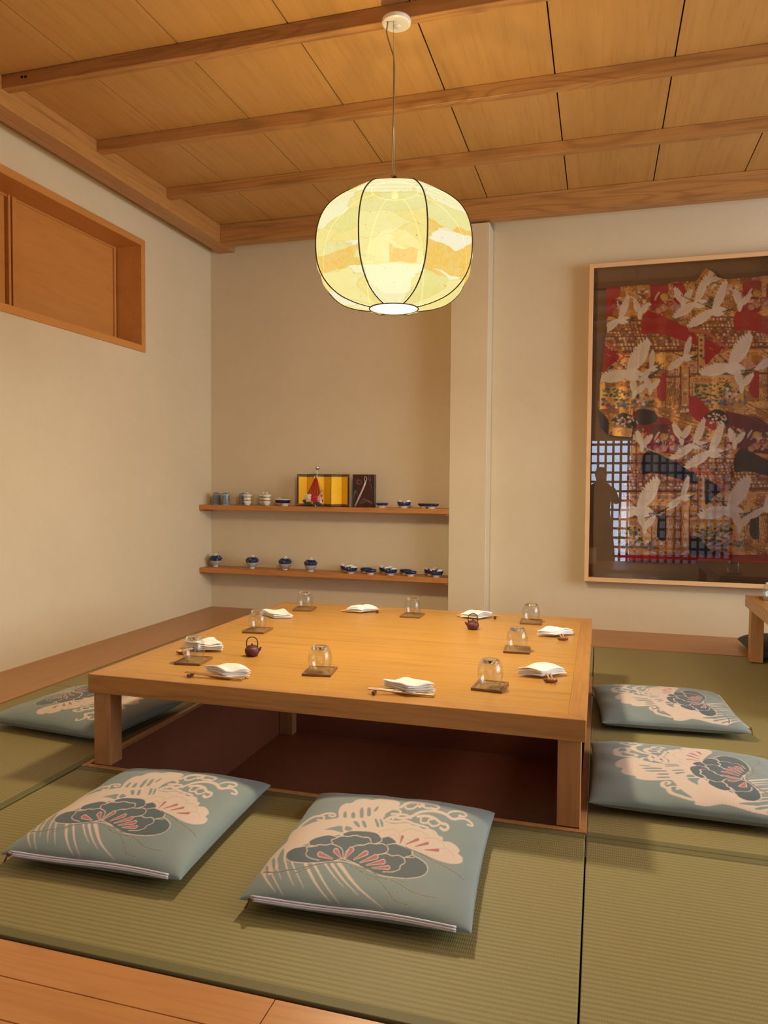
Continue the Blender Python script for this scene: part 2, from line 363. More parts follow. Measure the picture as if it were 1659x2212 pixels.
def shade_mat():
    t = NT('lantern_paper'); tc = t.n('ShaderNodeTexCoord')
    sep = t.n('ShaderNodeSeparateXYZ'); t.l(tc.outputs['Object'], sep.inputs[0])
    ang = t.math('ARCTAN2', sep.outputs[1], sep.outputs[0])
    seg = t.math('FLOOR', t.math('DIVIDE', t.math('SUBTRACT', ang, RIB0), 2 * math.pi / NR))
    comb = t.n('ShaderNodeCombineXYZ'); t.l(t.math('MULTIPLY', ang, .9), comb.inputs[0]); t.l(seg, comb.inputs[1]); t.l(sep.outputs[2], comb.inputs[2])
    mp = t.n('ShaderNodeMapping'); mp.inputs['Scale'].default_value = (1.5, 3.7, 13); t.l(comb.outputs[0], mp.inputs[0])
    nz = t.n('ShaderNodeTexNoise'); nz.inputs['Scale'].default_value = 1.6; nz.inputs['Detail'].default_value = 2; t.l(mp.outputs[0], nz.inputs['Vector'])
    dm = t.n('ShaderNodeMix', data_type='VECTOR'); dm.inputs[0].default_value = .38; t.l(mp.outputs[0], dm.inputs[4]); t.l(nz.outputs['Color'], dm.inputs[5])
    vo = t.n('ShaderNodeTexVoronoi'); vo.inputs['Scale'].default_value = 1.35; t.l(dm.outputs[1], vo.inputs['Vector'])
    rnd = t.n('ShaderNodeSeparateColor'); t.l(vo.outputs['Color'], rnd.inputs[0])
    c = t.ramp(rnd.outputs[0], [(0, (.96, .80, .26, 1)), (.18, (.86, .78, .26, 1)), (.36, (.98, .87, .34, 1)), (.54, (1, .94, .56, 1)), (.7, (.88, .80, .32, 1)), (.84, (1, .92, .70, 1))], 'CONSTANT')
    # amber paper pieces: a broad one on one section, a small one on the next, a strip on the others
    s1 = t.math('COMPARE', seg, 1.0, .2); s0 = t.math('COMPARE', seg, 0.0, .2)
    zz_ = t.math('ADD', t.math('SUBTRACT', sep.outputs[2], t.math('MULTIPLY_ADD', s1, .045, 1.935)), t.math('MULTIPLY', t.math('SUBTRACT', nz.outputs['Fac'], .5), .14))
    low = t.math('LESS_THAN', t.math('ABSOLUTE', zz_), t.math('MULTIPLY_ADD', s1, .050, .040))
    inner = t.math('LESS_THAN', t.math('ABSOLUTE', t.math('SUBTRACT', ang, RIB0 + .52)), .17)
    low = t.math('MULTIPLY', low, t.math('MAXIMUM', inner, t.math('SUBTRACT', 1.0, s0)))
    low = t.math('MULTIPLY', low, t.math('GREATER_THAN', rnd.outputs[1], .12))
    c = t.mix(low, c, (.93, .56, .09, 1))
    v = t.coord(kind='Object')
    fib = t.noise(v, 26, 6, .7, 1.5); c = t.mix(t.math('MULTIPLY', t.math('SUBTRACT', fib, .42), 1.1), c, (1, .97, .72, 1))
    # woven wicker grain and creases in the paper
    ca = t.math('SINE', t.math('ADD', t.math('MULTIPLY', ang, 170), t.math('MULTIPLY', sep.outputs[2], 520)))
    cb = t.math('SINE', t.math('SUBTRACT', t.math('MULTIPLY', ang, 170), t.math('MULTIPLY', sep.outputs[2], 520)))
    wk = t.math('GREATER_THAN', t.math('MAXIMUM', ca, cb), .93)
    c = t.mix(t.math('MULTIPLY', wk, .30), c, (.66, .50, .10, 1))
    edge = t.n('ShaderNodeTexVoronoi'); edge.feature = 'DISTANCE_TO_EDGE'; edge.inputs['Scale'].default_value = 1.35; t.l(dm.outputs[1], edge.inputs['Vector'])
    c = t.mix(t.math('MULTIPLY', t.math('LESS_THAN', edge.outputs['Distance'], .018), .35), c, (.78, .62, .14, 1))
    spk = t.noise(v, 95, 2, .5); c = t.mix(t.math('GREATER_THAN', spk, .73), c, (.45, .26, .04, 1))
    hb = t.math('LESS_THAN', t.math('ABSOLUTE', t.math('SINE', t.math('MULTIPLY', sep.outputs[2], 150))), .18)
    top = t.math('GREATER_THAN', sep.outputs[2], 2.16)
    c = t.mix(t.math('MULTIPLY', t.math('MULTIPLY', hb, top), .5), c, (.66, .52, .14, 1))
    em = t.n('ShaderNodeEmission'); em.inputs[1].default_value = 1.0; t.l(c, em.inputs[0])
    tr = t.n('ShaderNodeBsdfTransparent'); tr.inputs[0].default_value = (1, .90, .62, 1)
    mx = t.n('ShaderNodeMixShader'); mx.inputs[0].default_value = .105; t.l(em.outputs[0], mx.inputs[1]); t.l(tr.outputs[0], mx.inputs[2])
    t.l(mx.outputs[0], t.out.inputs[0]); return t.m
M['lantern'] = shade_mat()
obj('shade', bm, M['lantern'], lp, smooth=False)
M['rib'] = plain('bronze_rib', rgb(74, 58, 36), .6)
for i in range(NR):
    a = RIB0 + 2 * math.pi * i / NR
    obj('rib', tube([((r + .0015) * math.cos(a), (r + .0015) * math.sin(a), z) for r, z in pr], .0032, 6), M['rib'], lp, smooth=True)
obj('bottom_ring', lathe([(.105 + .003 * math.cos(q), 1.800 + .003 * math.sin(q)) for q in np.linspace(0, 2 * math.pi, 7)[:-1]], 48, closed=True), M['rib'], lp, smooth=True)
obj('top_ring', lathe([(.100 + .003 * math.cos(q), 2.300 + .003 * math.sin(q)) for q in np.linspace(0, 2 * math.pi, 7)[:-1]], 48, closed=True), M['rib'], lp, smooth=True)
def emis(name, c, e, tf=None):
    t = NT(name); em = t.n('ShaderNodeEmission'); em.inputs[0].default_value = c; em.inputs[1].default_value = e
    if tf is None: t.l(em.outputs[0], t.out.inputs[0])
    else:
        tr = t.n('ShaderNodeBsdfTransparent'); mx = t.n('ShaderNodeMixShader'); mx.inputs[0].default_value = tf
        t.l(em.outputs[0], mx.inputs[1]); t.l(tr.outputs[0], mx.inputs[2]); t.l(mx.outputs[0], t.out.inputs[0])
    return t.m
M['bulb'] = emis('frosted_glass_bulb', (1, .80, .74, 1), 3.2, .72)
M['diffuser'] = emis('bottom_diffuser', (1, .97, .90, 1), 1.5, .12)
obj('bulb', lathe([(.0001, -.13), (.06, -.12), (.11, -.075), (.13, 0), (.11, .075), (.06, .12), (.02, .135)], 32), M['bulb'], lp, loc=(0, 0, 2.0), smooth=True)
obj('diffuser_disc', lathe([(.0001, 1.803), (.103, 1.803)], 40), M['diffuser'], lp)
obj('canopy', lathe([(.001, 3.004), (.060, 3.004), (.062, 2.998), (.060, 2.988), (.054, 2.985), (.001, 2.985)], 40), M['white_metal'], lp, loc=(.005, -.012, 0), smooth=False)
obj('canopy_cap', lathe([(.001, 2.981), (.012, 2.981), (.015, 2.984), (.015, 2.986)], 20), M['white_metal'], lp, loc=(.005, .0, 0), smooth=True)
obj('top_light_blocker', lathe([(.0001, 2.301), (.101, 2.301)], 40), M['lantern'], lp)  # added cover over the top opening, holds bulb light back from the ceiling
obj('socket', lathe([(.001, 2.36), (.008, 2.36), (.014, 2.33), (.014, 2.27), (.001, 2.27)], 20), M['rib'], lp, smooth=True)
obj('suspension_wire', tube([(.000, -.040, 2.985), (-.001, -.030, 2.7), (-.003, 0, 2.34)], .0012, 6), M['steel'], lp, smooth=True)
obj('cord', tube(cr([(-.024, -.040, 2.985), (-.028, -.042, 2.94), (-.012, -.036, 2.88), (.002, -.030, 2.82), (.001, -.028, 2.65), (-.006, -.018, 2.5), (-.010, -.006, 2.40), (-.004, 0, 2.34)], 6), .0032, 8), M['cord'], lp, smooth=True)

# ------------------------------------------------------------------ tables
def low_table(label, x0, x1, y0, y1, h, legs, lw=.07, fr=.055, th=.068):
    cx, cy = (x0 + x1) / 2, (y0 + y1) / 2; t = thing('low_table', label, 'table', (cx, cy, 0)); hx, hy = (x1 - x0) / 2, (y1 - y0) / 2
    obj('tabletop', boxes((-hx + fr, hx - fr, -hy + fr, hy - fr, h - th + .01, h - .0004)), M['tablex'], t)
    for s in (-1, 1):   # mitred frame rails
        for ax in 'xy':
            bm = bmesh.new()
            if ax == 'x': q = [(-hx, s * hy), (hx, s * hy), (hx - fr, s * (hy - fr)), (-hx + fr, s * (hy - fr))]
            else: q = [(s * hx, -hy), (s * hx, hy), (s * (hx - fr), hy - fr), (s * (hx - fr), -hy + fr)]
            lo = [bm.verts.new((a, b, h - th)) for a, b in q]; hi = [bm.verts.new((a, b, h)) for a, b in q]
            bm.faces.new(lo[::-1]); bm.faces.new(hi)
            for i in range(4): bm.faces.new((lo[i], lo[(i + 1) % 4], hi[(i + 1) % 4], hi[i]))
            bmesh.ops.bevel(bm, geom=[e for e in bm.edges], offset=.0014, segments=1, affect='EDGES')
            obj('edge_rail', bm, M['tablefx' if ax == 'x' else 'tablefy'], t)
    for a, b in legs:
        obj('leg', boxes((a - cx, a + lw - cx, b - cy, b + lw - cy, .0055, h - th + .001), bev=.002), M['leg'], t)
    return t
TH = .342
low_table('large square low table in the middle of the room, set with glasses and towels', -1.797, -.030, 2.276, 4.036, TH,
          [(-1.780, 2.286), (-.112, 2.286), (-1.780, 3.955), (-.112, 3.955)])
low_table('second low table cut off by the right edge of the photo', .862, 2.0, 3.6, 4.945, .382, [(.868, 4.775), (1.92, 4.775), (.868, 3.61), (1.92, 3.61)])

# ------------------------------------------------------------------ wall shelves
for nm, zt, zb, lab in (('wall_shelf', .864, .826, 'upper wooden wall shelf with cups, folding screen and bottle'), ('wall_shelf', .352, .314, 'lower wooden wall shelf with blue and white lidded bowls')):
    t = thing(nm, lab, 'shelf', (-2.1, 5.43, zb))
    obj('board', boxes((-1.029, 1.030, -.096, .099, 0, zt - zb), bev=.002), M['shelf'], t)
    obj('bracket', boxes((1.008, 1.030, -.085, .095, -.014, .0), bev=.001), M['shelf'], t)
    obj('bracket', boxes((-1.029, -1.007, -.085, .095, -.014, .0), bev=.001), M['shelf'], t)
# ------------------------------------------------------------------ drawn cloth patterns (colour per vertex of the cloth)
class Canvas:
    """pattern coordinates (x right, y down) -> colour array"""
    def __init__(s, x0, x1, y0, y1, nx, ny, base):
        s.x0, s.x1, s.y0, s.y1, s.nx, s.ny = x0, x1, y0, y1, nx, ny
        s.a = np.zeros((ny, nx, 3)); s.a[:] = base[:3]
        s.xs = x0 + (np.arange(nx) + .5) * (x1 - x0) / nx; s.ys = y0 + (np.arange(ny) + .5) * (y1 - y0) / ny
        s.clip = None
    def _box(s, xa, xb, ya, yb):
        i0 = max(0, int((xa - s.x0) / (s.x1 - s.x0) * s.nx) - 1); i1 = min(s.nx, int((xb - s.x0) / (s.x1 - s.x0) * s.nx) + 2)
        j0 = max(0, int((ya - s.y0) / (s.y1 - s.y0) * s.ny) - 1); j1 = min(s.ny, int((yb - s.y0) / (s.y1 - s.y0) * s.ny) + 2)
        return (i0, i1, j0, j1) if i1 > i0 and j1 > j0 else None
    def mask(s, P):
        P = np.array(P, float); b = s._box(P[:, 0].min(), P[:, 0].max(), P[:, 1].min(), P[:, 1].max())
        if b is None: return None
        i0, i1, j0, j1 = b; X, Y = np.meshgrid(s.xs[i0:i1], s.ys[j0:j1]); m = np.zeros(X.shape, bool)
        x1, y1 = P[-1]
        for x2, y2 in P:
            if y1 != y2:
                c = (Y < y1) != (Y < y2); m ^= c & (X < (x2 - x1) * (Y - y1) / (y2 - y1) + x1)
            x1, y1 = x2, y2
        return b, m
    def paint(s, b, m, c):
        i0, i1, j0, j1 = b
        if s.clip is not None: m = m & s.clip[j0:j1, i0:i1]
        s.a[j0:j1, i0:i1][m] = c[:3]
    def poly(s, P, c, smooth=0):
        if smooth:
            Q = list(P) + [P[0]]; P = cr(Q, smooth)
        r = s.mask(P)
        if r: s.paint(r[0], r[1], c)
    def line(s, P, w0, c, w1=None, smooth=6):
        w1 = w0 if w1 is None else w1
        P = np.array(cr(P, smooth) if smooth and len(P) > 2 else P, float); n = len(P); wm = max(w0, w1)
        b = s._box(P[:, 0].min() - wm, P[:, 0].max() + wm, P[:, 1].min() - wm, P[:, 1].max() + wm)
        if b is None: return
        i0, i1, j0, j1 = b; X, Y = np.meshgrid(s.xs[i0:i1], s.ys[j0:j1]); m = np.zeros(X.shape, bool)
        for k in range(n - 1):
            ax, ay = P[k]; bx, by = P[k + 1]; dx, dy = bx - ax, by - ay; L = dx * dx + dy * dy + 1e-9
            t = np.clip(((X - ax) * dx + (Y - ay) * dy) / L, 0, 1); d = np.hypot(X - ax - t * dx, Y - ay - t * dy)
            m |= d <= (w0 + (w1 - w0) * (k + t) / (n - 1)) / 2
        s.paint(b, m, c)
    def disc(s, x, y, r, c, ry=None):
        ry = ry or r; s.poly([(x + r * math.cos(a), y + ry * math.sin(a)) for a in np.linspace(0, 2 * math.pi, 15)[:-1]], c)
    def soften(s):
        a = s.a; p = np.pad(a, ((1, 1), (1, 1), (0, 0)), 'edge')
        s.a = (p[1:-1, 1:-1] * 4 + p[:-2, 1:-1] * 2 + p[2:, 1:-1] * 2 + p[1:-1, :-2] * 2 + p[1:-1, 2:] * 2 + p[:-2, :-2] + p[2:, 2:] + p[:-2, 2:] + p[2:, :-2]) / 16
    def sample(s, x, y):
        i = np.clip(((x - s.x0) / (s.x1 - s.x0) * s.nx).astype(int), 0, s.nx - 1); j = np.clip(((y - s.y0) / (s.y1 - s.y0) * s.ny).astype(int), 0, s.ny - 1)
        return s.a[j, i]

def set_colors(me, cols):
    at = me.color_attributes.new('pattern', 'FLOAT_COLOR', 'POINT')
    buf = np.ones((len(me.vertices), 4)); buf[:, :3] = cols; at.data.foreach_set('color', buf.ravel())

# cushion motif, in the slanted frame it was traced in, then squared up
def q(P):
    return np.array(P, float)
TEAL, CREAM, DARK, RED, TWIG = rgb(120, 135, 131), rgb(218, 194, 174), rgb(48, 68, 72), rgb(176, 78, 74), rgb(58, 64, 56)
def cushion_canvas():
    C = Canvas(0, 1660, 0, 940, 1100, 640, TEAL)
    P_ = lambda P, c, sm=5: C.poly(q(P), c, sm)
    def L_(P, w, c, w2=None): C.line(q(P), w, c, w2)
    # big cream wave
    P_([(208, 515), (222, 475), (262, 438), (300, 405), (330, 380), (345, 342), (385, 318), (425, 300), (470, 282), (520, 262), (580, 246), (640, 238), (672, 230), (672, 200), (682, 172), (712, 150), (745, 148), (780, 128), (830, 124), (870, 130), (905, 122), (950, 124), (1000, 132), (1030, 150), (1005, 176), (960, 200), (930, 225), (945, 255), (1000, 268), (1060, 262), (1100, 280), (1050, 310), (960, 330), (800, 330), (690, 330), (600, 345), (510, 375), (430, 410), (380, 440), (350, 480), (320, 520), (280, 560), (245, 560)], CREAM)
    for s_ in ([(440, 292), (475, 262), (520, 232), (560, 222), (590, 228), (580, 246), (552, 244)], [(560, 224), (600, 208), (640, 208), (655, 218), (640, 226), (618, 220)], [(498, 290), (540, 262), (575, 258), (590, 268), (570, 276)], [(450, 296), (520, 286), (600, 262)]): L_(s_, 11, CREAM)
    # slits in the wave
    for s_ in ([(700, 230), (702, 205), (714, 194), (720, 212), (718, 232)], [(745, 232), (748, 206), (762, 200), (770, 216), (766, 234)], [(796, 230), (796, 190), (810, 172), (818, 196), (814, 232)], [(838, 222), (838, 185), (852, 170), (860, 190), (856, 222)], [(876, 196), (886, 176), (904, 166), (900, 182), (886, 196)],
               [(756, 256), (775, 252), (792, 270), (794, 288), (776, 280)], [(806, 252), (820, 250), (834, 275), (832, 290), (818, 284)], [(880, 240), (892, 240), (906, 268), (908, 290), (896, 288)], [(908, 240), (918, 242), (930, 262), (930, 286), (920, 280)],
               [(590, 302), (640, 286), (690, 280), (696, 300), (694, 318), (640, 304)], [(706, 300), (716, 280), (745, 288), (752, 298), (730, 310)]): P_(s_, TEAL, 4)
    for s_ in ([(250, 516), (262, 510), (268, 530), (262, 575), (252, 545)], [(285, 480), (300, 464), (308, 490), (302, 545), (290, 520)], [(318, 470), (338, 430), (356, 410), (356, 450), (350, 500), (340, 560), (326, 520)], [(372, 470), (384, 480), (398, 560), (388, 545)], [(404, 488), (420, 490), (428, 560)]): P_(s_, TEAL, 4)
    # spray of curls
    curls = [([(930, 225), (945, 195), (985, 172), (1030, 172), (1055, 155), (1100, 142), (1150, 148), (1165, 160), (1140, 168)], 12),
             ([(1060, 150), (1060, 175), (1085, 182), (1110, 176), (1130, 160)], 9), ([(1120, 142), (1180, 148), (1230, 158), (1255, 172), (1235, 182), (1205, 176)], 9), ([(1165, 150), (1168, 172), (1195, 178)], 8),
             ([(945, 245), (990, 226), (1040, 236), (1100, 222), (1130, 205), (1180, 194), (1240, 196), (1290, 212), (1330, 238), (1362, 238), (1374, 226)], 13),
             ([(1300, 214), (1318, 200), (1350, 194), (1390, 200), (1412, 216), (1396, 226), (1370, 218)], 9), ([(1362, 238), (1405, 240), (1440, 262), (1446, 280), (1418, 272)], 9),
             ([(1130, 225), (1180, 222), (1230, 236), (1262, 262), (1296, 272), (1306, 292), (1285, 304), (1262, 292)], 13), ([(1150, 230), (1150, 258), (1185, 262), (1196, 244), (1222, 240)], 9), ([(1190, 262), (1215, 280), (1245, 276), (1262, 262)], 9),
             ([(915, 188), (950, 178), (1000, 182), (1032, 196), (1020, 210), (980, 210)], 10), ([(960, 252), (1020, 256), (1060, 250), (1096, 262)], 12), ([(985, 240), (1030, 214), (1070, 218), (1090, 236)], 9), ([(1090, 262), (1150, 278), (1190, 290)], 10)]
    for p_, w_ in curls: L_(p_, w_ * 1.22, CREAM)
    # stripes running down
    for a, b, w_ in (([(228, 540), (262, 600)], (310, 665), 20), ([(280, 545), (318, 620)], (355, 686), 10), ([(316, 520), (330, 560)], (342, 590), 9), ([(360, 470), (385, 560)], (415, 628), 13), ([(402, 490), (438, 570)], (475, 645), 11), ([(482, 500), (545, 620)], (628, 724), 21), ([(530, 500), (600, 625)], (682, 736), 15), ([(596, 500), (650, 575)], (702, 633), 12), ([(634, 500), (700, 590)], (786, 680), 17), ([(676, 498), (780, 630)], (928, 756), 23)):
        L_(a + [b], w_, CREAM, 2)
    # pale flower
    P_([(850, 330), (868, 300), (905, 286), (935, 296), (965, 280), (1010, 276), (1045, 286), (1085, 276), (1130, 280), (1160, 296), (1200, 296), (1235, 312), (1250, 335), (1275, 345), (1275, 368), (1315, 372), (1350, 392), (1372, 420), (1364, 440), (1388, 462), (1385, 490), (1345, 500), (1290, 492), (1230, 472), (1160, 440), (1100, 418), (1050, 405), (1000, 395), (930, 370), (880, 350)], CREAM)
    CR2 = rgb(204, 170, 140)
    for s_ in ([(900, 320), (930, 306), (990, 300), (1020, 318), (1025, 350)], [(1030, 320), (1070, 300), (1130, 304), (1180, 330), (1190, 350)], [(1170, 352), (1230, 350), (1275, 380), (1290, 410)], [(1230, 412), (1290, 412), (1330, 440), (1340, 470)], [(950, 345), (990, 330), (1020, 360)]): L_(s_, 4, CR2)
    for a, b in (((1028, 382), (1042, 342)), ((1062, 386), (1130, 358)), ((1116, 398), (1186, 380)), ((1172, 418), (1246, 420))):
        C.line(q([a, b]), 5, RED, 18, 0)
    # dark flower with cream outlines
    out = [(365, 460), (376, 432), (415, 408), (465, 398), (502, 392), (504, 368), (545, 346), (615, 332), (672, 342), (700, 322), (745, 308), (800, 308), (858, 312), (900, 324), (922, 346), (962, 340), (1000, 362), (1012, 385), (1062, 396), (1096, 420), (1102, 448), (1142, 470), (1180, 502), (1186, 540), (1152, 570), (1080, 582), (1000, 578), (920, 566), (850, 540), (796, 512), (740, 492), (690, 482), (640, 484), (580, 490), (500, 494), (430, 490), (385, 480)]
    P_(out, DARK); L_(out + [out[0]], 5, CREAM)
    for s_ in ([(560, 478), (510, 466), (484, 446), (492, 420), (488, 404), (530, 398), (560, 388), (600, 390), (630, 384), (668, 396), (696, 420), (698, 470)],
               [(640, 382), (632, 362), (660, 350), (690, 338), (730, 340), (770, 334), (810, 344), (848, 348), (862, 372)], [(706, 470), (716, 430), (742, 408), (780, 392), (820, 390), (850, 380), (890, 384), (925, 382), (956, 400), (954, 430), (905, 446)],
               [(672, 342), (700, 330)], [(920, 346), (922, 366), (888, 382)], [(956, 388), (1000, 382), (1050, 398), (1090, 418), (1098, 446), (1052, 462)], [(900, 446), (950, 440), (980, 452), (1020, 450), (1050, 468), (1056, 492), (1030, 510), (1024, 530), (985, 545), (930, 545)],
               [(1052, 462), (1110, 462)], [(505, 392), (550, 396)], [(640, 484), (690, 470), (730, 480), (790, 505)]): L_(s_, 5, CREAM)
    for a, b, w_ in (((638, 470), (566, 444), 26), ((686, 464), (658, 424), 26), ((714, 464), (746, 416), 26), ((762, 474), (830, 436), 24), ((798, 490), (888, 458), 24), ((834, 506), (930, 486), 24), ((868, 522), (958, 520), 20)):
        C.line(q([a, b]), 8, CREAM, w_ + 7, 0); C.line(q([a, b]), 3, RED, w_ - 2, 0)
    for s_, w_ in (([(240, 548), (330, 546), (380, 535), (430, 530), (520, 508), (620, 490), (700, 492), (760, 518), (820, 552), (880, 576), (920, 612), (958, 660), (1000, 712), (1072, 736)], 5), ([(880, 572), (960, 590), (1020, 612), (1080, 652), (1160, 682), (1246, 696)], 5), ([(410, 556), (470, 534), (520, 516)], 4), ([(1060, 405), (1150, 442), (1220, 482), (1300, 522), (1350, 552), (1396, 592)], 5), ([(760, 518), (840, 530), (900, 566)], 4), ([(820, 552), (860, 592)], 3), ([(960, 660), (1030, 660)], 3), ([(960, 590), (1060, 600)], 3), ([(1220, 482), (1260, 520)], 3)):
        L_(s_, w_ + 3, rgb(176, 168, 140)); L_(s_, w_, TWIG)
    C.soften(); return C

def cushion_material():
    t = NT('woven_cushion_cloth'); at = t.n('ShaderNodeAttribute'); at.attribute_name = 'pattern'
    th = t.noise(t.coord((90, 900, 90)), 1, 3, .6); tv = t.noise(t.coord((900, 60, 90)), 1, 2, .6)
    c = t.mix(t.math('MULTIPLY', t.math('SUBTRACT', 1, th), .30), at.outputs['Color'], (.30, .32, .36, 1), 'MULTIPLY')
    c = t.mix(t.math('MULTIPLY', tv, .18), c, rgb(120, 132, 138))
    t.bump(t.math('ADD', th, tv), .25, .0008)
    return t.fin(c, .62, Sheen_Weight=.25)
M['cushion'] = cushion_material()
M['zip'] = plain('white_zip_tape', rgb(224, 220, 226), .5)
M['brass'] = plain('aged_brass', rgb(120, 92, 52), .4, Metallic=.8)
M['darkcloth'] = plain('dark_grey_cushion_cloth', rgb(58, 58, 52), .7)

def cushion_mesh(W, D, hgt, colored=True, n=290, seed=0):
    g = np.linspace(-1, 1, n + 1); X, Y = np.meshgrid(g, g); rs = np.random.RandomState(seed)
    def warp(X, Y):   # edges bow in a little between the pointed corners
        x = X * (W / 2) * (1 - .030 * (1 - Y ** 2) ** 1.0 * np.abs(X) ** 3); y = Y * (D / 2) * (1 - .030 * (1 - X ** 2) * np.abs(Y) ** 3)
        return x, y
    e = ((1 - np.abs(X) ** 3.2) * (1 - np.abs(Y) ** 3.2)).clip(0) ** .42
    x, y = warp(X, Y); crease = .0022 * np.sin(x * 38 + 3 * np.sin(y * 14)) * (np.abs(Y) ** 4) + .0022 * np.sin(y * 41 + 2.5 * np.sin(x * 13)) * np.abs(X) ** 4
    zt = .034 + (hgt - .034) * e + .004 * np.sin(x * 9 + 1) * np.sin(y * 8 + seed) * e + crease * e ** .3
    V = [np.c_[x.ravel(), y.ravel(), zt.ravel()]]
    m = 40; g2 = np.linspace(-1, 1, m + 1); X2, Y2 = np.meshgrid(g2, g2); e2 = ((1 - np.abs(X2) ** 3.2) * (1 - np.abs(Y2) ** 3.2)).clip(0) ** .35
    x2, y2 = warp(X2, Y2); V.append(np.c_[x2.ravel(), y2.ravel(), (.034 - .0335 * e2).ravel()])
    F = []
    idx = np.arange((n + 1) ** 2).reshape(n + 1, n + 1)
    F += np.c_[idx[:-1, :-1].ravel(), idx[:-1, 1:].ravel(), idx[1:, 1:].ravel(), idx[1:, :-1].ravel()].tolist()
    id2 = (n + 1) ** 2 + np.arange((m + 1) ** 2).reshape(m + 1, m + 1)
    F += np.c_[id2[:-1, :-1].ravel(), id2[1:, :-1].ravel(), id2[1:, 1:].ravel(), id2[:-1, 1:].ravel()].tolist()
    me = bpy.data.meshes.new('cover'); me.from_pydata(np.vstack(V).tolist(), [], F); me.update()
    if colored:
        C = cushion_canvas(); nv = len(V[0]); A = math.radians(3); px, py, pz = V[0][:, 0], V[0][:, 1] * 1.02, V[0][:, 2]
        # the motif was traced as it lies on the front middle cushion, seen from the visitor's place
        wx, wy, wz = -.560 + px * math.cos(A) - py * math.sin(A), 1.915 + px * math.sin(A) + py * math.cos(A), pz + .0035 - H
        RR = np.array(Rm); cc = np.c_[wx, wy, wz] @ RR; sx = 830.8 + 1595.2 * cc[:, 0] / -cc[:, 2]; sy = 1106.4 - 1595.2 * cc[:, 1] / -cc[:, 2]
        cols = np.zeros((len(me.vertices), 3)); cols[:] = TEAL[:3]; cc_ = C.sample((sx - 480) * 2.676, (sy - 1680) * 2.676)
        gy_, gx_ = np.gradient(V[0][:, 2].reshape(n + 1, n + 1), D / n, W / n); nn_ = np.stack([-gx_.ravel(), -gy_.ravel(), np.ones(nv)], 1); nn_ /= np.linalg.norm(nn_, axis=1)[:, None]
        vw = -np.c_[wx, wy, wz]; vw /= np.linalg.norm(vw, axis=1)[:, None]; cc_[(nn_ * vw).sum(1) < .20] = TEAL[:3]; cols[:nv] = cc_     # plain cloth round the turned-down edges
        set_colors(me, cols)
    for p in me.polygons: p.use_smooth = True
    return me
CM = cushion_mesh(.565, .615, .088); CM.materials.append(M['cushion'])
def zipper(parent, W, D):
    # the tape lies along the near edge, a little above the seam
    y = lambda x: -(D / 2) * (1 - .030 * (1 - (2 * x / W) ** 2)) - .0035
    xs = np.linspace(-W / 2 + .03, W / 2 - .035, 40); bm = bmesh.new()
    for off, rr in ((.0042, .0016), (0, .0016), (-.0042, .0016)):
        pass
    for j in range(3):
        tube([(x, y(x) + .0035 * (j == 0) + .001, 0.0435 - .0040 * j + .002 * math.sin(x * 16)) for x in xs], .0024, 6, bm=bm)
    z = obj('zip_tape', bm, M['zip'], parent, smooth=True)
    bm = boxes((-.005, .005, -.005, .003, -.004, .006), (-.0025, .0025, -.007, -.004, -.024, -.002), bev=.0012)
    p = obj('zip_pull', bm, M['brass'], z, loc=(xs[0] + .002, y(xs[0]) - .003, .041)); p.rotation_euler = (0, .5, 0)
def cushion(x, y, rz, label, zip_=True, sc=(1, 1, 1)):
    t = thing('floor_cushion', label, 'cushion', (x, y, .0035), math.radians(rz), 'patterned floor cushions around the low table')
    o = bpy.data.objects.new('cover', CM); COL.objects.link(o); o.parent = t; o.scale = sc
    if zip_: zipper(t, .565 * sc[0], .615 * sc[1])
    return t
cushion(-1.292, 1.912, 3, 'blue-green peony and wave cushion, front left, nearest the left table leg', sc=(.95, .99, 1))
cushion(-.560, 1.915, 3, 'blue-green peony and wave cushion lying in the front middle, white zip towards the viewer', sc=(1, 1.02, 1))
cushion(.300, 2.690, 90, 'blue-green peony and wave cushion right of the table, nearer of the two', sc=(1.0, 1.04, 1))
cushion(.292, 3.548, 95, 'blue-green peony and wave cushion right of the table, farther of the two', sc=(1.0, .96, 1))
cushion(-2.150, 2.735, -95, 'blue-green peony and wave cushion left of the table, partly behind its left leg', sc=(.94, 1, 1))
t = thing('floor_cushion', 'dark grey cushion at the right edge, under the second table by the ledge', 'cushion', (1.21, 5.05, .006))
dm = cushion_mesh(.66, .50, .11, False, 60, 3); objm('cover', dm, M['darkcloth'], t, smooth=True)

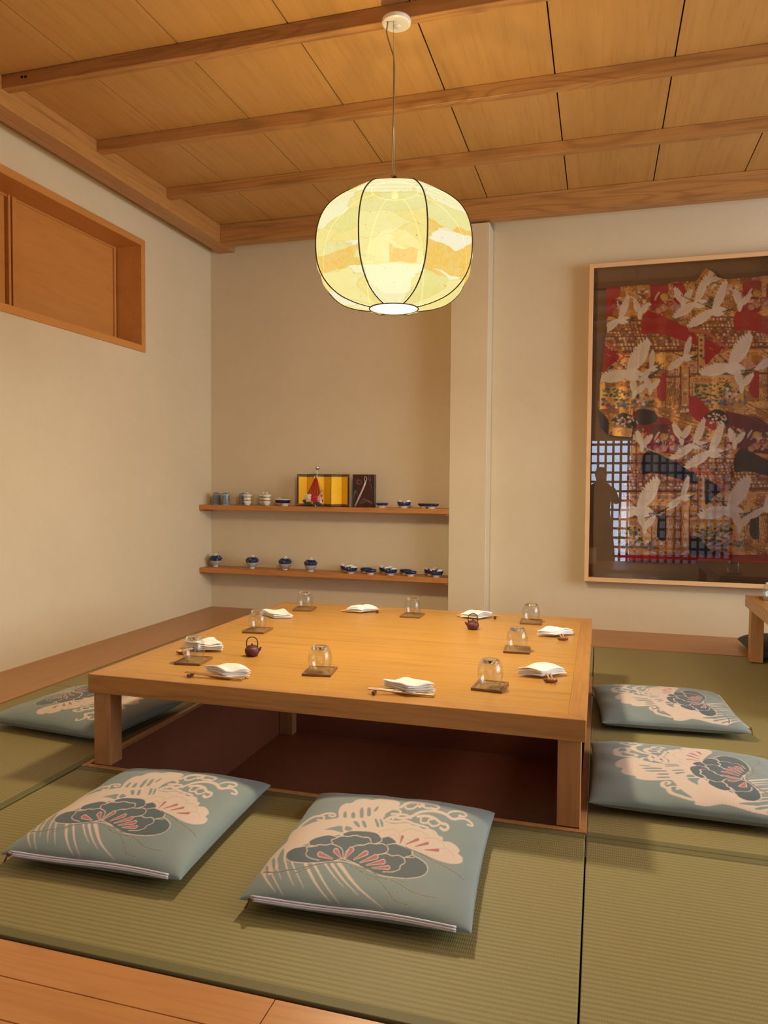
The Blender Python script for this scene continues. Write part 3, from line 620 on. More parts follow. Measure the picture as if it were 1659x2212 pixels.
# ------------------------------------------------------------------ kimono in its display case
KH = np.array([928.34, 15.4696, 154.941, -73.4957, -911.588, 2462.24, -0.0529122, -0.00734848])
def kuv(X, Z):
    w_ = KH[6] * X + KH[7] * Z + 1; return (KH[0] * X + KH[1] * Z + KH[2]) / w_, (KH[3] * X + KH[4] * Z + KH[5]) / w_
def kimono_canvas():
    rs = np.random.RandomState(5); G = [rgb(186, 136, 72), rgb(206, 160, 92), rgb(164, 112, 58), rgb(150, 96, 56), rgb(196, 150, 104)]
    PK, WH, BR, NV, RD, OR, GR = rgb(204, 150, 132), rgb(224, 212, 204), rgb(112, 60, 34), rgb(34, 24, 36), rgb(168, 10, 28), rgb(188, 96, 66), rgb(72, 84, 58)
    C = Canvas(140, 1620, 100, 2060, 990, 1310, G[0])
    for gy in range(180, 2040, 42):                       # brocade patchwork
        x = 150
        while x < 1620:
            w_ = rs.randint(24, 90); C.poly([(x, gy), (x + w_, gy + 4), (x + w_, gy + 46), (x, gy + 42)], [G, [PK]][rs.rand() < .16][rs.randint(0, 1) if False else 0] if rs.rand() < .12 else G[rs.randint(len(G))]); x += w_
    for _ in range(7500):                                  # dense small brocade figures
        x, y = rs.uniform(150, 1600), rs.uniform(180, 2000); c = [PK, WH, BR, rgb(70, 34, 22), rgb(240, 204, 130), G[1], G[3], GR, OR, rgb(240, 204, 130), rgb(92, 94, 110), rgb(150, 40, 36)][rs.randint(12)]
        C.disc(x, y, rs.uniform(2.5, 7), c, rs.uniform(2, 5))
    per = [(0, 0), (596, -22), (0, 900), (596, 888), (1192, -40), (1192, 870)]
    def rep(f, which=None):
        for i, (dx, dy) in enumerate(per):
            if which is None or i in which: f(dx, dy)
    for dx in (0, 596, 1192):                              # red and plum grounds behind the blossoms
        C.poly([(488 + dx, 222), (606 + dx, 216), (604 + dx, 400), (560 + dx, 420), (496 + dx, 392)], rgb(160, 16, 30))
        C.poly([(640 + dx, 222), (700 + dx, 216), (740 + dx, 300), (690 + dx, 380), (640 + dx, 330)], rgb(160, 16, 30))
        C.poly([(140 + dx, 236), (292 + dx, 236), (294 + dx, 330), (240 + dx, 430), (140 + dx, 440)] if dx == 0 else [(1 + dx, 0)] * 3, rgb(160, 16, 30))
        C.poly([(380 + dx, 1040), (600 + dx, 1090), (760 + dx, 1200), (700 + dx, 1330), (520 + dx, 1300), (380 + dx, 1240)], rgb(104, 20, 38) if dx else rgb(140, 24, 38))
    def band(dx, dy):                                       # lattice roof bands
        x0, x1, y0, y1 = 160 + dx, 760 + dx, 455 + dy, 655 + dy
        C.poly([(x0, y0 + 90), (x0 + 150, y0), (x1 - 100, y0 + 5), (x1, y0 + 110), (x1, y1), (x0, y1)], G[3])
        for k_ in range(10):
            for j_ in range(26):
                xx = x0 + 12 + j_ * 24 + (k_ % 2) * 8 - k_ * 7; yy = y0 + 12 + k_ * 20
                if xx < x1: C.poly([(xx, yy), (xx + 15, yy - 1), (xx + 18, yy + 13), (xx + 3, yy + 14)], [G[1], PK, rgb(236, 200, 128), WH, G[3], rgb(120, 60, 40)][rs.randint(6)])
        for yy in range(int(y0) + 5, int(y1), 34): C.line([(x0, yy), (x1, yy - 4)], 4, BR, smooth=0)
        for xx in range(int(x0), int(x1) + 60, 42): C.line([(xx - 60, y0), (xx + 10, y1)], 4, BR, smooth=0)
        for a, b in ((660, 16), (684, 8), (826, 14), (846, 8)): C.line([(x0, a + dy), (x1 + 20, a + dy - 6)], b, BR if b > 10 else G[1], smooth=0)
    rep(band)
    def posts(dx, dy):
        C.poly([(690 + dx, 700 + dy), (745 + dx, 700 + dy), (745 + dx, 1010 + dy), (690 + dx, 1010 + dy)], G[1])
        for xx, w_ in ((686, 12), (742, 8), (590, 7), (650, 5)): C.line([(xx + dx, 760 + dy), (xx + dx, 1000 + dy)], w_, rgb(130, 52, 30), smooth=0)
        for k_ in range(12): C.disc(716 + dx, 740 + dy + k_ * 24, 13, [OR, PK, G[1], WH][k_ % 4], 8)
        for a in range(605, 690, 14):
            C.line([(a + dx, 800 + dy), (a + dx + 40, 1000 + dy)], 2.5, BR, smooth=0); C.line([(a + dx + 20, 800 + dy), (a + dx - 20, 1000 + dy)], 2.5, BR, smooth=0)
        C.poly([(800 + dx, 560 + dy), (838 + dx, 560 + dy), (838 + dx, 800 + dy), (800 + dx, 800 + dy)], G[4])
        for k_ in range(7): C.disc(818 + dx, 585 + dy + 34 * k_, 10, [GR, OR, BR][k_ % 3])
        C.line([(798 + dx, 560 + dy), (798 + dx, 800 + dy)], 5, BR, smooth=0); C.line([(842 + dx, 560 + dy), (842 + dx, 800 + dy)], 5, BR, smooth=0)
    rep(posts)
    def garden(dx, dy):                                     # panels with pines and streams
        C.poly([(165 + dx, 885 + dy), (500 + dx, 885 + dy), (500 + dx, 1000 + dy), (165 + dx, 1030 + dy)], G[1])
        for a in (165, 285, 400, 500): C.line([(a + dx, 885 + dy), (a + dx, 1020 + dy)], 4, BR, smooth=0)
        for _ in range(90): C.disc(rs.uniform(185, 420) + dx, rs.uniform(890, 985) + dy, rs.uniform(6, 15), [GR, rgb(96, 108, 72), rgb(60, 70, 50), rgb(120, 118, 92)][rs.randint(4)], rs.uniform(4, 9))
        for _ in range(40): C.disc(rs.uniform(180, 520) + dx, rs.uniform(985, 1025) + dy, 13, [rgb(88, 92, 112), rgb(122, 118, 128)][rs.randint(2)], 8)
        C.disc(215 + dx, 1005 + dy, 15, rgb(186, 40, 40), 12)
        C.poly([(210 + dx, 740 + dy), (260 + dx, 700 + dy), (370 + dx, 700 + dy), (420 + dx, 730 + dy), (380 + dx, 780 + dy), (240 + dx, 785 + dy)], G[4], 4)
        for _ in range(30): C.disc(rs.uniform(225, 400) + dx, rs.uniform(710, 770) + dy, rs.uniform(5, 13), [GR, rgb(110, 128, 70), PK, OR][rs.randint(4)], 6)
    rep(garden)
    def flow(dx, dy):                                       # blossoms
        for cx_, cy_, n__, sx, sy in ((430, 300, 34, 60, 40), (600, 330, 34, 60, 50), (280, 340, 16, 50, 40), (860, 260, 20, 60, 50), (430, 960, 30, 60, 40), (760, 1050, 22, 70, 40)):
            for _ in range(n__): C.disc(cx_ + dx + rs.randn() * sx * .6, cy_ + dy + rs.randn() * sy * .6, rs.uniform(6, 13), [PK, rgb(214, 176, 168), OR, GR, WH][rs.randint(5)])
        for (x, y, r, c) in ((580, 308, 26, rgb(206, 170, 96)), (575, 380, 26, rgb(212, 140, 128)), (640, 372, 26, rgb(214, 150, 140)), (675, 384, 30, rgb(178, 160, 168)), (545, 396, 22, PK), (618, 350, 18, rgb(196, 60, 50))):
            C.disc(x + dx, y + dy, r + 4, rgb(90, 60, 40), r * .8 + 3)
            for k_ in range(7): a = k_ * .9; C.disc(x + dx + r * .5 * math.cos(a), y + dy + r * .4 * math.sin(a), r * .52, tuple(min(1, v * (1.1 - .06 * k_)) for v in c[:3]))
            C.disc(x + dx, y + dy, r * .3, G[1])
        for k_ in range(5): C.line([(520 + dx, 330 + dy - k_ * 8), (560 + dx, 270 + dy - k_ * 4), (600 + dx, 250 + dy + k_ * 10)], 3, WH)
    rep(flow)
    def diag(dx, dy):
        for k_ in range(4): C.line([(500 + dx, 1005 + dy + k_ * 26), (640 + dx, 1075 + dy + k_ * 26), (790 + dx, 1120 + dy + k_ * 22)], 6 if k_ in (0, 3) else 3, rgb(126, 66, 34))
    rep(diag)
    # red and dark fields
    ed = rgb(192, 100, 72)
    def field(P, c, edge=None):
        if edge: C.line(list(edge), 20, ed, 12)
        C.poly(P, c, 3)
    for dx, dy in per:
        c = RD if dy < 500 else NV
        field([(480 + dx, 392 + dy), (560 + dx, 425 + dy), (650 + dx, 470 + dy), (755 + dx, 520 + dy), (790 + dx, 565 + dy), (788 + dx, 612 + dy), (730 + dx, 600 + dy), (640 + dx, 570 + dy), (560 + dx, 550 + dy), (500 + dx, 540 + dy), (438 + dx, 545 + dy), (440 + dx, 440 + dy)], c, [(640 + dx, 575 + dy), (690 + dx, 580 + dy), (700 + dx, 605 + dy), (745 + dx, 620 + dy)])
        C.line([(745 + dx, 520 + dy), (840 + dx, 535 + dy), (900 + dx, 570 + dy), (940 + dx, 610 + dy), (985 + dx, 635 + dy), (950 + dx, 665 + dy)], 22, ed, 16)
        C.poly([(843 + dx, 572 + dy), (890 + dx, 600 + dy), (948 + dx, 648 + dy), (900 + dx, 692 + dy), (845 + dx, 740 + dy)], c, 3)
        field([(540 + dx, 835 + dy), (590 + dx, 800 + dy), (588 + dx, 975 + dy), (535 + dx, 950 + dy)], c)
        if not (dx > 1000): field([(745 + dx, 945 + dy), (800 + dx, 955 + dy), (868 + dx, 1030 + dy), (912 + dx, 1080 + dy), (906 + dx, 1168 + dy), (830 + dx, 1125 + dy), (745 + dx, 1060 + dy)] if dx == 0 else [(400, 1040), (430, 1030), (520, 1045), (530, 1110), (420, 1130)], RD if dy < 500 else NV)
        field([(495 + dx, 232 + dy), (600 + dx, 226 + dy), (600 + dx, 290 + dy), (545 + dx, 275 + dy), (505 + dx, 330 + dy)], rgb(160, 26, 34) if dy < 500 else rgb(96, 18, 34))
        field([(240 + dx, 1100 + dy), (310 + dx, 1052 + dy), (390 + dx, 1085 + dy), (388 + dx, 1160 + dy)], rgb(40, 22, 40) if dy < 500 else NV)
        for _ in range(24): C.disc(rs.uniform(270, 385) + dx, rs.uniform(1080, 1145) + dy, 7, [PK, WH][rs.randint(2)])
    field([(190, 606), (240, 650), (296, 692), (240, 742), (180, 784)], RD, [(200, 600), (250, 625), (300, 660), (322, 690), (290, 712)])
    field([(150, 1030), (192, 1060), (224, 1110), (216, 1198), (170, 1180), (150, 1100)], NV)
    field([(200, 242), (290, 242), (292, 305), (250, 320), (222, 430), (200, 440)], rgb(170, 24, 34))
    # cranes
    W1, W2 = rgb(236, 228, 220), rgb(188, 166, 160)
    def crane(x, y, s_, rot, kind):
        s_ *= 1.14; ca, sa = math.cos(rot), math.sin(rot)
        T = lambda P: [(x + s_ * (a * ca - b * sa), y + s_ * (a * sa + b * ca)) for a, b in P]
        def wing(x0, y0, x1, y1, wdt, nf=9):
            # bowed leading edge, pointed flight feathers along the trailing edge
            dx, dy = x1 - x0, y1 - y0; L = math.hypot(dx, dy); nx_, ny_ = -dy / L, dx / L; lead, P = [], []
            at = lambda f, o: (x0 + dx * f + nx_ * o, y0 + dy * f + ny_ * o)
            for k_ in range(9): f = k_ / 8; lead.append(at(f, wdt * .55 * math.sin(math.pi * min(1, f * 1.05)) * .8))
            for k_ in range(nf):
                f = 1 - k_ / nf; dep = wdt * (1.05 * math.sin(math.pi * (.18 + .72 * (1 - f))) ** .7)
                P.append(at(f * 1.02 + .05, -dep)); P.append(at(f - .045, -dep * .74))
            C.poly(T(lead + P), W1)
            for k_ in range(1, nf * 2): f = k_ / (nf * 2.); C.line(T([at(f * .85, wdt * .12), at(f * .98 + .03, -wdt * .80 * math.sin(math.pi * (.18 + .72 * (1 - f))))]), 1.8, W2, smooth=0)
        if kind == 0:      # long, both wings swept in one line
            C.line(T([(.05, 0), (-.25, -.22), (-.42, -.35)]), 7, rgb(40, 36, 32), 3); C.disc(*T([(-.43, -.36)])[0], 5, RD)
            C.line(T([(.15, .05), (.5, .30)]), 4, rgb(60, 50, 40)); 
            wing(0, .02, .55, -.75, .20); wing(0, .0, -.80, .34, -.22); C.poly(T([(-.2, 0), (.0, -.12), (.3, -.05), (.35, .1), (.05, .18)]), W1, 4)
            for k_ in range(5): C.line(T([(.22 + .04 * k_, .05), (.38 + .05 * k_, .22 - .05 * k_)]), 5, rgb(48, 52, 38))
        elif kind == 1:    # small with wings held in a V
            C.line(T([(0, .1), (.3, .4)]), 4, rgb(60, 50, 40))
            wing(0, .2, -.42, -.55, -.26, 7); wing(0, .2, .52, -.42, .24, 7); C.poly(T([(-.12, .1), (0, -.02), (.14, .1), (.08, .42), (-.05, .40)]), W1, 4)
        else:              # broad, seen from the side
            C.line(T([(-.1, -.05), (-.35, -.28), (-.55, -.45)]), 7, rgb(40, 36, 32), 3); C.line(T([(-.55, -.45), (-.66, -.52)]), 3, G[1])
            wing(-.05, 0, .50, -.80, .30, 11); wing(-.05, .02, -.85, .22, -.24, 10); C.poly(T([(-.3, 0), (-.05, -.14), (.22, -.05), (.3, .12), (0, .2), (-.22, .12)]), W1, 4)
            for k_ in range(7): C.line(T([(.18 + .04 * k_, .08), (.30 + .07 * k_, .28 - .06 * k_)]), 6, rgb(52, 60, 40))
    for (x, y, s_, r_, k_) in ((300, 455, 150, -.25, 0), (424, 400, 105, .1, 1), (700, 330, 120, -.05, 1), (790, 350, 170, -.22, 0), (905, 400, 190, -.2, 0), (1070, 345, 115, .15, 1), (880, 195, 90, .6, 1), (715, 700, 130, -.3, 0), (375, 800, 215, 0, 2), (500, 770, 110, -.5, 0), (1030, 760, 215, 0, 2), (395, 910, 110, .3, 1), (492, 890, 100, .1, 1), (1080, 865, 125, .1, 1),
                               (440, 1250, 110, .1, 1), (690, 1205, 120, -.05, 1), (780, 1260, 165, -.22, 0), (885, 1310, 190, -.2, 0), (1035, 1235, 110, .1, 1), (700, 1600, 130, -.3, 0), (440, 1680, 205, 0, 2), (1020, 1680, 215, 0, 2), (455, 1775, 115, .1, 1), (1065, 1770, 125, .1, 1), (1300, 700, 150, -.2, 0), (1230, 1670, 130, -.2, 0), (1400, 420, 160, -.2, 0), (1450, 1300, 170, -.2, 0)):
        crane(x, y, s_, r_, k_)
    for X_ in (600, 625, 860, 1160, 400, 205, 1455): pass
    C.soften(); return C

KY = 5.488
sil = [(205, 245), (300, 238), (420, 231), (600, 224), (640, 212), (780, 206), (806, 178), (822, 150), (850, 120), (880, 138), (906, 152), (925, 180), (970, 193), (1140, 182), (1252, 170), (1420, 158), (1560, 148), (1560, 300), (1572, 700), (1590, 1000), (1580, 1150), (1400, 1190), (1395, 1400), (1440, 1800), (1460, 2016), (1252, 2020), (800, 2008), (380, 2004), (300, 2000), (276, 1960), (262, 1900), (285, 1750), (312, 1560), (340, 1400), (372, 1260), (385, 1130), (370, 1212), (290, 1206), (215, 1196), (168, 1150), (154, 1045), (163, 880), (185, 740), (196, 600), (212, 520), (206, 430)]
KC = kimono_canvas()
xs = np.concatenate([np.arange(-.06, 1.12, .0032), np.arange(1.122, 1.52, .008)]); zs = np.arange(.48, 2.60, .0034)
XX, ZZ = np.meshgrid(xs, zs); U, V_ = kuv(XX, ZZ)
ins = np.zeros(XX.shape, bool); x1, y1 = sil[-1]
for x2, y2 in sil:
    if y1 != y2: c_ = (V_ < y1) != (V_ < y2); ins ^= c_ & (U < (x2 - x1) * (V_ - y1) / (y2 - y1) + x1)
    x1, y1 = x2, y2
def kdepth(U, V_):
    d = .004 * np.sin(U / 46.0 + .6 * np.sin(V_ / 210)) + .003 * np.sin(U / 19.0 + V_ / 300.)
    d = d + .010 * np.exp(-((U - (425 + (V_ - 650) * -.12)) / 16.) ** 2) * (V_ > 560) * (V_ < 1150)   # sleeve seam fold
    d = d + .012 * (U > 400) * 1.0
    return d
YY = KY - .014 - kdepth(U, V_)
def kmesh(name, m, cols=None, off=0.0):
    vid = -np.ones(XX.shape, int); fm = m[:-1, :-1] & m[1:, :-1] & m[:-1, 1:] & m[1:, 1:]
    used = np.zeros(XX.shape, bool); used[:-1, :-1] |= fm; used[1:, :-1] |= fm; used[:-1, 1:] |= fm; used[1:, 1:] |= fm
    vid[used] = np.arange(used.sum()); J, I = np.nonzero(fm)
    F = np.c_[vid[J, I], vid[J, I + 1], vid[J + 1, I + 1], vid[J + 1, I]]
    me = bpy.data.meshes.new(name); me.from_pydata(np.c_[XX[used], YY[used] + off, ZZ[used]].tolist(), [], F.tolist()); me.update()
    set_colors(me, KC.sample(U[used], V_[used])); 
    for p in me.polygons: p.use_smooth = True
    return me
def silk():
    t = NT('patterned_silk'); at = t.n('ShaderNodeAttribute'); at.attribute_name = 'pattern'
    v = t.coord((1, 1, 1)); f = t.noise(v, 150, 3, .6); g = t.noise(v, 7, 3, .5)
    c = t.mix(t.math('MULTIPLY', f, .30), t.mix(1.0, at.outputs['Color'], (1.55, 1.5, 1.55, 1), 'MULTIPLY'), (.45, .36, .3, 1), 'MULTIPLY')
    sc_ = t.n('ShaderNodeSeparateColor'); t.l(at.outputs['Color'], sc_.inputs[0])
    gold = t.math('MULTIPLY', t.math('GREATER_THAN', sc_.outputs[1], .14), t.math('LESS_THAN', sc_.outputs[2], .14))
    t.l(t.math('MULTIPLY', gold, .55), t.b.inputs['Metallic']); t.bump(f, .5, .0012)
    return t.fin(c, .42)
M['silk'] = silk(); M['redsilk'] = plain('red_silk', rgb(206, 22, 44), .5)
case = thing('display_case', 'tall framed glass display case on the right wall, light wood frame', 'display case', (.66, YB, 0))
F0, F1, G0, G1, FB = -.103 - .66, 1.425 - .66, .362, 2.598, .030
FD = .095
obj('frame_stile', boxes((F0, F0 + FB, -FD, -.0005, G0, G1), bev=.0015), M['case'], case)
obj('frame_stile', boxes((F1 - FB, F1, -FD, -.0005, G0, G1), bev=.0015), M['case'], case)
obj('frame_rail', boxes((F0 + FB, F1 - FB, -FD, -.0005, G1 - FB, G1), bev=.0015), M['casex'], case)
obj('frame_rail', boxes((F0 + FB, F1 - FB, -FD, -.0005, G0, G0 + FB), bev=.0015), M['casex'], case)
obj('backing', boxes((F0 + FB, F1 - FB, -.012, -.001, G0 + FB, G1 - FB)), M['linen'], case)
def pane():
    t = NT('clear_pane'); fr = t.n('ShaderNodeFresnel'); fr.inputs[0].default_value = 1.6
    tr = t.n('ShaderNodeBsdfTransparent'); gl = t.n('ShaderNodeBsdfGlossy'); gl.inputs['Roughness'].default_value = 0.0
    mx = t.n('ShaderNodeMixShader'); t.l(fr.outputs[0], mx.inputs[0]); t.l(tr.outputs[0], mx.inputs[1]); t.l(gl.outputs[0], mx.inputs[2]); t.l(mx.outputs[0], t.out.inputs[0]); return t.m
M['pane'] = pane()
obj('glass_pane', boxes((F0 + FB, F1 - FB, -.084, -.081, G0 + FB, G1 - FB)), M['pane'], case)
kim = thing('kimono', 'red and gold silk kimono with white cranes, spread out inside the display case', 'kimono', (0, 0, 0))
sleeve = ins & (U < 402 - (V_ - 1130) * .0) & (V_ > 245) & (V_ < 1215) & (U < 404)
collar = ins & (V_ < 206) & (U > 770) & (U < 980)
hem = ins & (V_ > 1972)
body = ins & ~(hem)
for nm, m_ in (('sleeve', sleeve), ('body', None), ('collar', collar)):
    if m_ is None:
        # share border rows so that no gap shows between the parts
        m2 = body & ~(sleeve) & ~(collar); g = m2.copy(); g[:, :-1] |= m2[:, 1:] & ins[:, :-1]; g[:-1] |= m2[1:] & ins[:-1]; g[1:] |= m2[:-1] & ins[1:]; m_ = g
    objm(nm, kmesh(nm, m_), M['silk'], kim)
hm = kmesh('hem', (ins & (V_ > 1966))); objm('hem', hm, M['redsilk'], kim)
rod = obj('hanging_rod', tube([(-.073, KY - .002, 2.427), (1.38, KY - .002, 2.434)], .007, 10), M['steel'], smooth=True)
tag(rod, 'thin metal rod through the kimono sleeves in the display case', 'rod')
# ------------------------------------------------------------------ tableware
def glassm(name, c=(1, 1, 1, 1), ior=1.45):
    t = NT(name); return t.fin(c, 0.0, Transmission_Weight=1.0, IOR=ior)
M['glass'] = glassm('clear_glass')
def thin_glass():
    t = NT('thin_blown_glass'); lw = t.n('ShaderNodeLayerWeight'); lw.inputs[0].default_value = .5
    fc = t.math('MULTIPLY_ADD', t.math('POWER', lw.outputs['Facing'], 4.0), .62, .045)
    tr = t.n('ShaderNodeBsdfTransparent'); tr.inputs[0].default_value = (.965, .975, .97, 1); gl = t.n('ShaderNodeBsdfGlossy'); gl.inputs['Roughness'].default_value = .02
    mx = t.n('ShaderNodeMixShader'); t.l(fc, mx.inputs[0]); t.l(tr.outputs[0], mx.inputs[1]); t.l(gl.outputs[0], mx.inputs[2]); t.l(mx.outputs[0], t.out.inputs[0]); return t.m
M['thinglass'] = thin_glass()
M['coaster'] = wood('dark_coaster_wood', rgb(104, 70, 38), rgb(132, 92, 54), 'X', .4, ring=.2)
def gold_inlay():
    t = NT('gold_woven_inlay'); v = t.coord()
    s = t.math('SINE', t.math('MULTIPLY', t.noise(t.coord((260, 900, 1)), 1, 2), 12))
    return t.fin(t.mix(s, rgb(150, 112, 62), rgb(232, 190, 120)), .38, Metallic=.45)
M['inlay'] = gold_inlay()
# tumbler turned upside down: rim on the coaster, thick base on top
gp = [(.0335, 0), (.0385, .010), (.0425, .026), (.0445, .044), (.0430, .062), (.0375, .079), (.0305, .090), (.024, .0945), (.0001, .0945)]
gi = [(.0001, .0815), (.020, .0815), (.0290, .078), (.0360, .070), (.0412, .056), (.0427, .043), (.0408, .027), (.0368, .010), (.0322, 0)]
def tumbler_meshes():
    o_ = cr(gp[:7], 5); i_ = cr(gi[2:], 5)
    bm = lathe([(r, z) for r, z in o_] , 40); lathe([(r, z) for r, z in i_], 40, bm=bm)
    w_ = bpy.data.meshes.new('glass_wall'); bmesh.ops.recalc_face_normals(bm, faces=bm.faces[:]); bm.to_mesh(w_); bm.free(); w_.materials.append(M['thinglass'])
    pb_ = cr([(.0305, .0902), (.027, .0935), (.020, .0950), (.0001, .0945)], 4); pu = cr([(.0001, .0815), (.020, .0800), (.0275, .0785), (.0325, .0830), (.0315, .0880)], 4)
    bm = lathe([(max(r, 1e-4), z) for r, z in pu] + [(max(r, 1e-4), z) for r, z in pb_], 40); bmesh.ops.remove_doubles(bm, verts=bm.verts[:], dist=3e-4)
    b_ = bpy.data.meshes.new('glass_base'); bmesh.ops.recalc_face_normals(bm, faces=bm.faces[:]); bm.to_mesh(b_); bm.free(); b_.materials.append(M['glass'])
    for m_ in (w_, b_):
        for f_ in m_.polygons: f_.use_smooth = True
    return w_, b_
GW, GB = tumbler_meshes()
coaster0 = None
def coaster(x, y, z, rz, label):
    global coaster0
    if coaster0 is None:
        t = thing('coaster', label, 'coaster', (x, y, z), math.radians(rz), 'wooden coasters under the glasses'); a, b = .054, .062
        obj('coaster_frame', boxes((-a, a, -b, b, 0, .005), (-a, a, -b, -b + .010, .004, .0085), (-a, a, b - .010, b, .004, .0085), (-a, -a + .010, -b + .009, b - .009, .004, .0085), (a - .010, a, -b + .009, b - .009, .004, .0085), bev=.0006), M['coaster'], t)
        obj('woven_inlay', boxes((-a + .010, a - .010, -b + .010, b - .010, .0045, .006)), M['inlay'], t); coaster0 = t
    else:
        t = copy_tree(coaster0); t.location = (x, y, z); t.rotation_euler = (0, 0, math.radians(rz)); t['label'] = label
def tumbler(x, y, z, label):
    t = thing('glass_tumbler', label, 'glass', (x, y, z + .0062), 0, 'upturned glass tumblers on the tables')
    for nm, m_ in (('glass_wall', GW), ('thick_base', GB)):
        o = bpy.data.objects.new(nm, m_); COL.objects.link(o); o.parent = t
T1, T2 = TH + .0002, .3822
for x, y, z, rz, where in ((-1.575, 3.812, T1, 8, 'at the far left corner of the big table'), (-.954, 3.809, T1, 0, 'middle of the far edge of the big table'), (-.331, 3.823, T1, 3, 'at the far right corner of the big table'),
                       (-1.556, 3.185, T1, 4, 'left side of the big table, beyond the left teapot'), (-.330, 3.155, T1, 3, 'right side of the big table, between two towels'),
                       (-1.529, 2.562, T1, 6, 'at the near left corner of the big table'), (-.995, 2.560, T1, 8, 'middle of the near edge of the big table'), (-.358, 2.552, T1, -4, 'at the near right corner of the big table'),
                       (.975, 4.79, T2, 0, 'on the second table at the right edge')):
    coaster(x, y, z, rz, 'dark wood coaster with gold inlay ' + where); tumbler(x, y, z, 'upturned clear glass tumbler ' + where)

def towel_mat():
    t = NT('white_towelling'); v = t.coord(); f = t.noise(v, 420, 2, .6); t.bump(f, .5, .001); return t.fin(t.mix(f, rgb(226, 220, 212), rgb(244, 240, 234)), .9, Sheen_Weight=.3)
M['towel'] = towel_mat(); M['mark'] = plain('brown_stitched_mark', rgb(150, 84, 50), .8)
def towel(quad, label, mark=True, seed=0):
    lift = .0 if seed == 6 else .0082
    a_ = Vector(quad[3]); b_ = Vector(quad[1]); a_ = a_ + (b_ - a_) * .30; quad = [quad[0], quad[1], quad[2], tuple(a_)]
    cx = sum(p[0] for p in quad) / 4; cy = sum(p[1] for p in quad) / 4
    t = thing('folded_towel', label, 'towel', (cx, cy, T1), 0, 'folded white hand towels on the table'); Q = [Vector((p[0] - cx, p[1] - cy, 0)) for p in quad]; rs = random.Random(seed)
    bm = bmesh.new(); NL = 4; th = .0066; z0 = 0.0; n, m = 22, 8
    for k_ in range(NL):
        sh = [Vector((rs.uniform(-.006, .006), rs.uniform(-.006, .006), 0)) for _ in range(4)]; P = [q_ * (1 + .03 * (NL - k_) / NL) + s_ for q_, s_ in zip(Q, sh)]; grid = []
        ph = seed + k_ * .25
        for s_ in (0, 1):
            g = []
            for i in range(n + 1):
                row = []
                for j in range(n + 1):
                    u, v = i / n, j / n; p = P[0] * (1 - u) * (1 - v) + P[1] * (1 - u) * v + P[2] * u * v + P[3] * u * (1 - v)
                    e = min(u, 1 - u, v, 1 - v) / .06; rd = math.sqrt(max(0, 1 - (1 - min(1, e)) ** 2))
                    wv = (.0026 * math.sin(u * 5 + ph * 2) + .0030 * math.sin(v * 7 + ph)) * (k_ + .2) / NL * 1.6
                    zc = z0 + th / 2 + wv + .001 + lift * (1 - .5 * ((u - .5) ** 2 + (v - .5) ** 2) * 2)
                    row.append(bm.verts.new((p.x, p.y, max(0.0002, zc + (1 if s_ else -1) * th * .5 * (.25 + .75 * rd)))))
                g.append(row)
            grid.append(g)
        for s_, g in enumerate(grid):
            for i in range(n):
                for j in range(n): bm.faces.new((g[i][j], g[i + 1][j], g[i + 1][j + 1], g[i][j + 1]))
        a, b = grid
        for i in range(n):
            bm.faces.new((a[i][0], a[i + 1][0], b[i + 1][0], b[i][0])); bm.faces.new((a[i][n], a[i + 1][n], b[i + 1][n], b[i][n]))
            bm.faces.new((a[0][i], a[0][i + 1], b[0][i + 1], b[0][i])); bm.faces.new((a[n][i], a[n][i + 1], b[n][i + 1], b[n][i]))
        z0 += th * .98
    obj('folded_cloth', bm, M['towel'], t, smooth=True)
    if mark:
        c = (Q[0] + Q[1] + Q[2] + Q[3]) / 4 + (Q[1] - Q[3]) * .16; ztop = NL * th * .98 + .0045 + lift; d = (Q[2] - Q[0]).normalized() * .009
        obj('stitched_mark', tube([c - d + Vector((0, 0, ztop)), c + Vector((0, 0, ztop + .0002)), c + d + Vector((0, 0, ztop))], .0016, 6), M['mark'], t)
towel([(-.707, 2.425), (-.628, 2.480), (-.524, 2.410), (-.601, 2.312)], 'folded white towel lying over chopsticks at the near edge, left of the near right glass', False, 1)
towel([(-.284, 2.728), (-.206, 2.846), (-.115, 2.800), (-.190, 2.676)], 'folded white towel on the right side, right of the near right glass', True, 2)
towel([(-.269, 3.471), (-.212, 3.590), (-.115, 3.563), (-.180, 3.438)], 'folded white towel near the far right corner of the table', True, 3)
towel([(-.698, 3.832), (-.628, 3.962), (-.537, 3.886), (-.593, 3.745)], 'folded white towel at the far edge, behind the right red teapot', True, 4)
towel([(-1.318, 3.790), (-1.267, 3.918), (-1.163, 3.863), (-1.222, 3.735)], 'folded white towel at the far edge, between the two far left glasses', True, 5)
towel([(-1.720, 3.569), (-1.627, 3.637), (-1.527, 3.528), (-1.614, 3.439)], 'folded white towel on the far left, behind a glass', False, 6)
towel([(-1.693, 2.764), (-1.603, 2.853), (-1.500, 2.744), (-1.587, 2.653)], 'folded white towel on the left side, behind the near left glass', False, 7)
towel([(-1.388, 2.415), (-1.304, 2.474), (-1.202, 2.404), (-1.278, 2.315)], 'folded white towel on chopsticks, nearest the left front corner', False, 8)

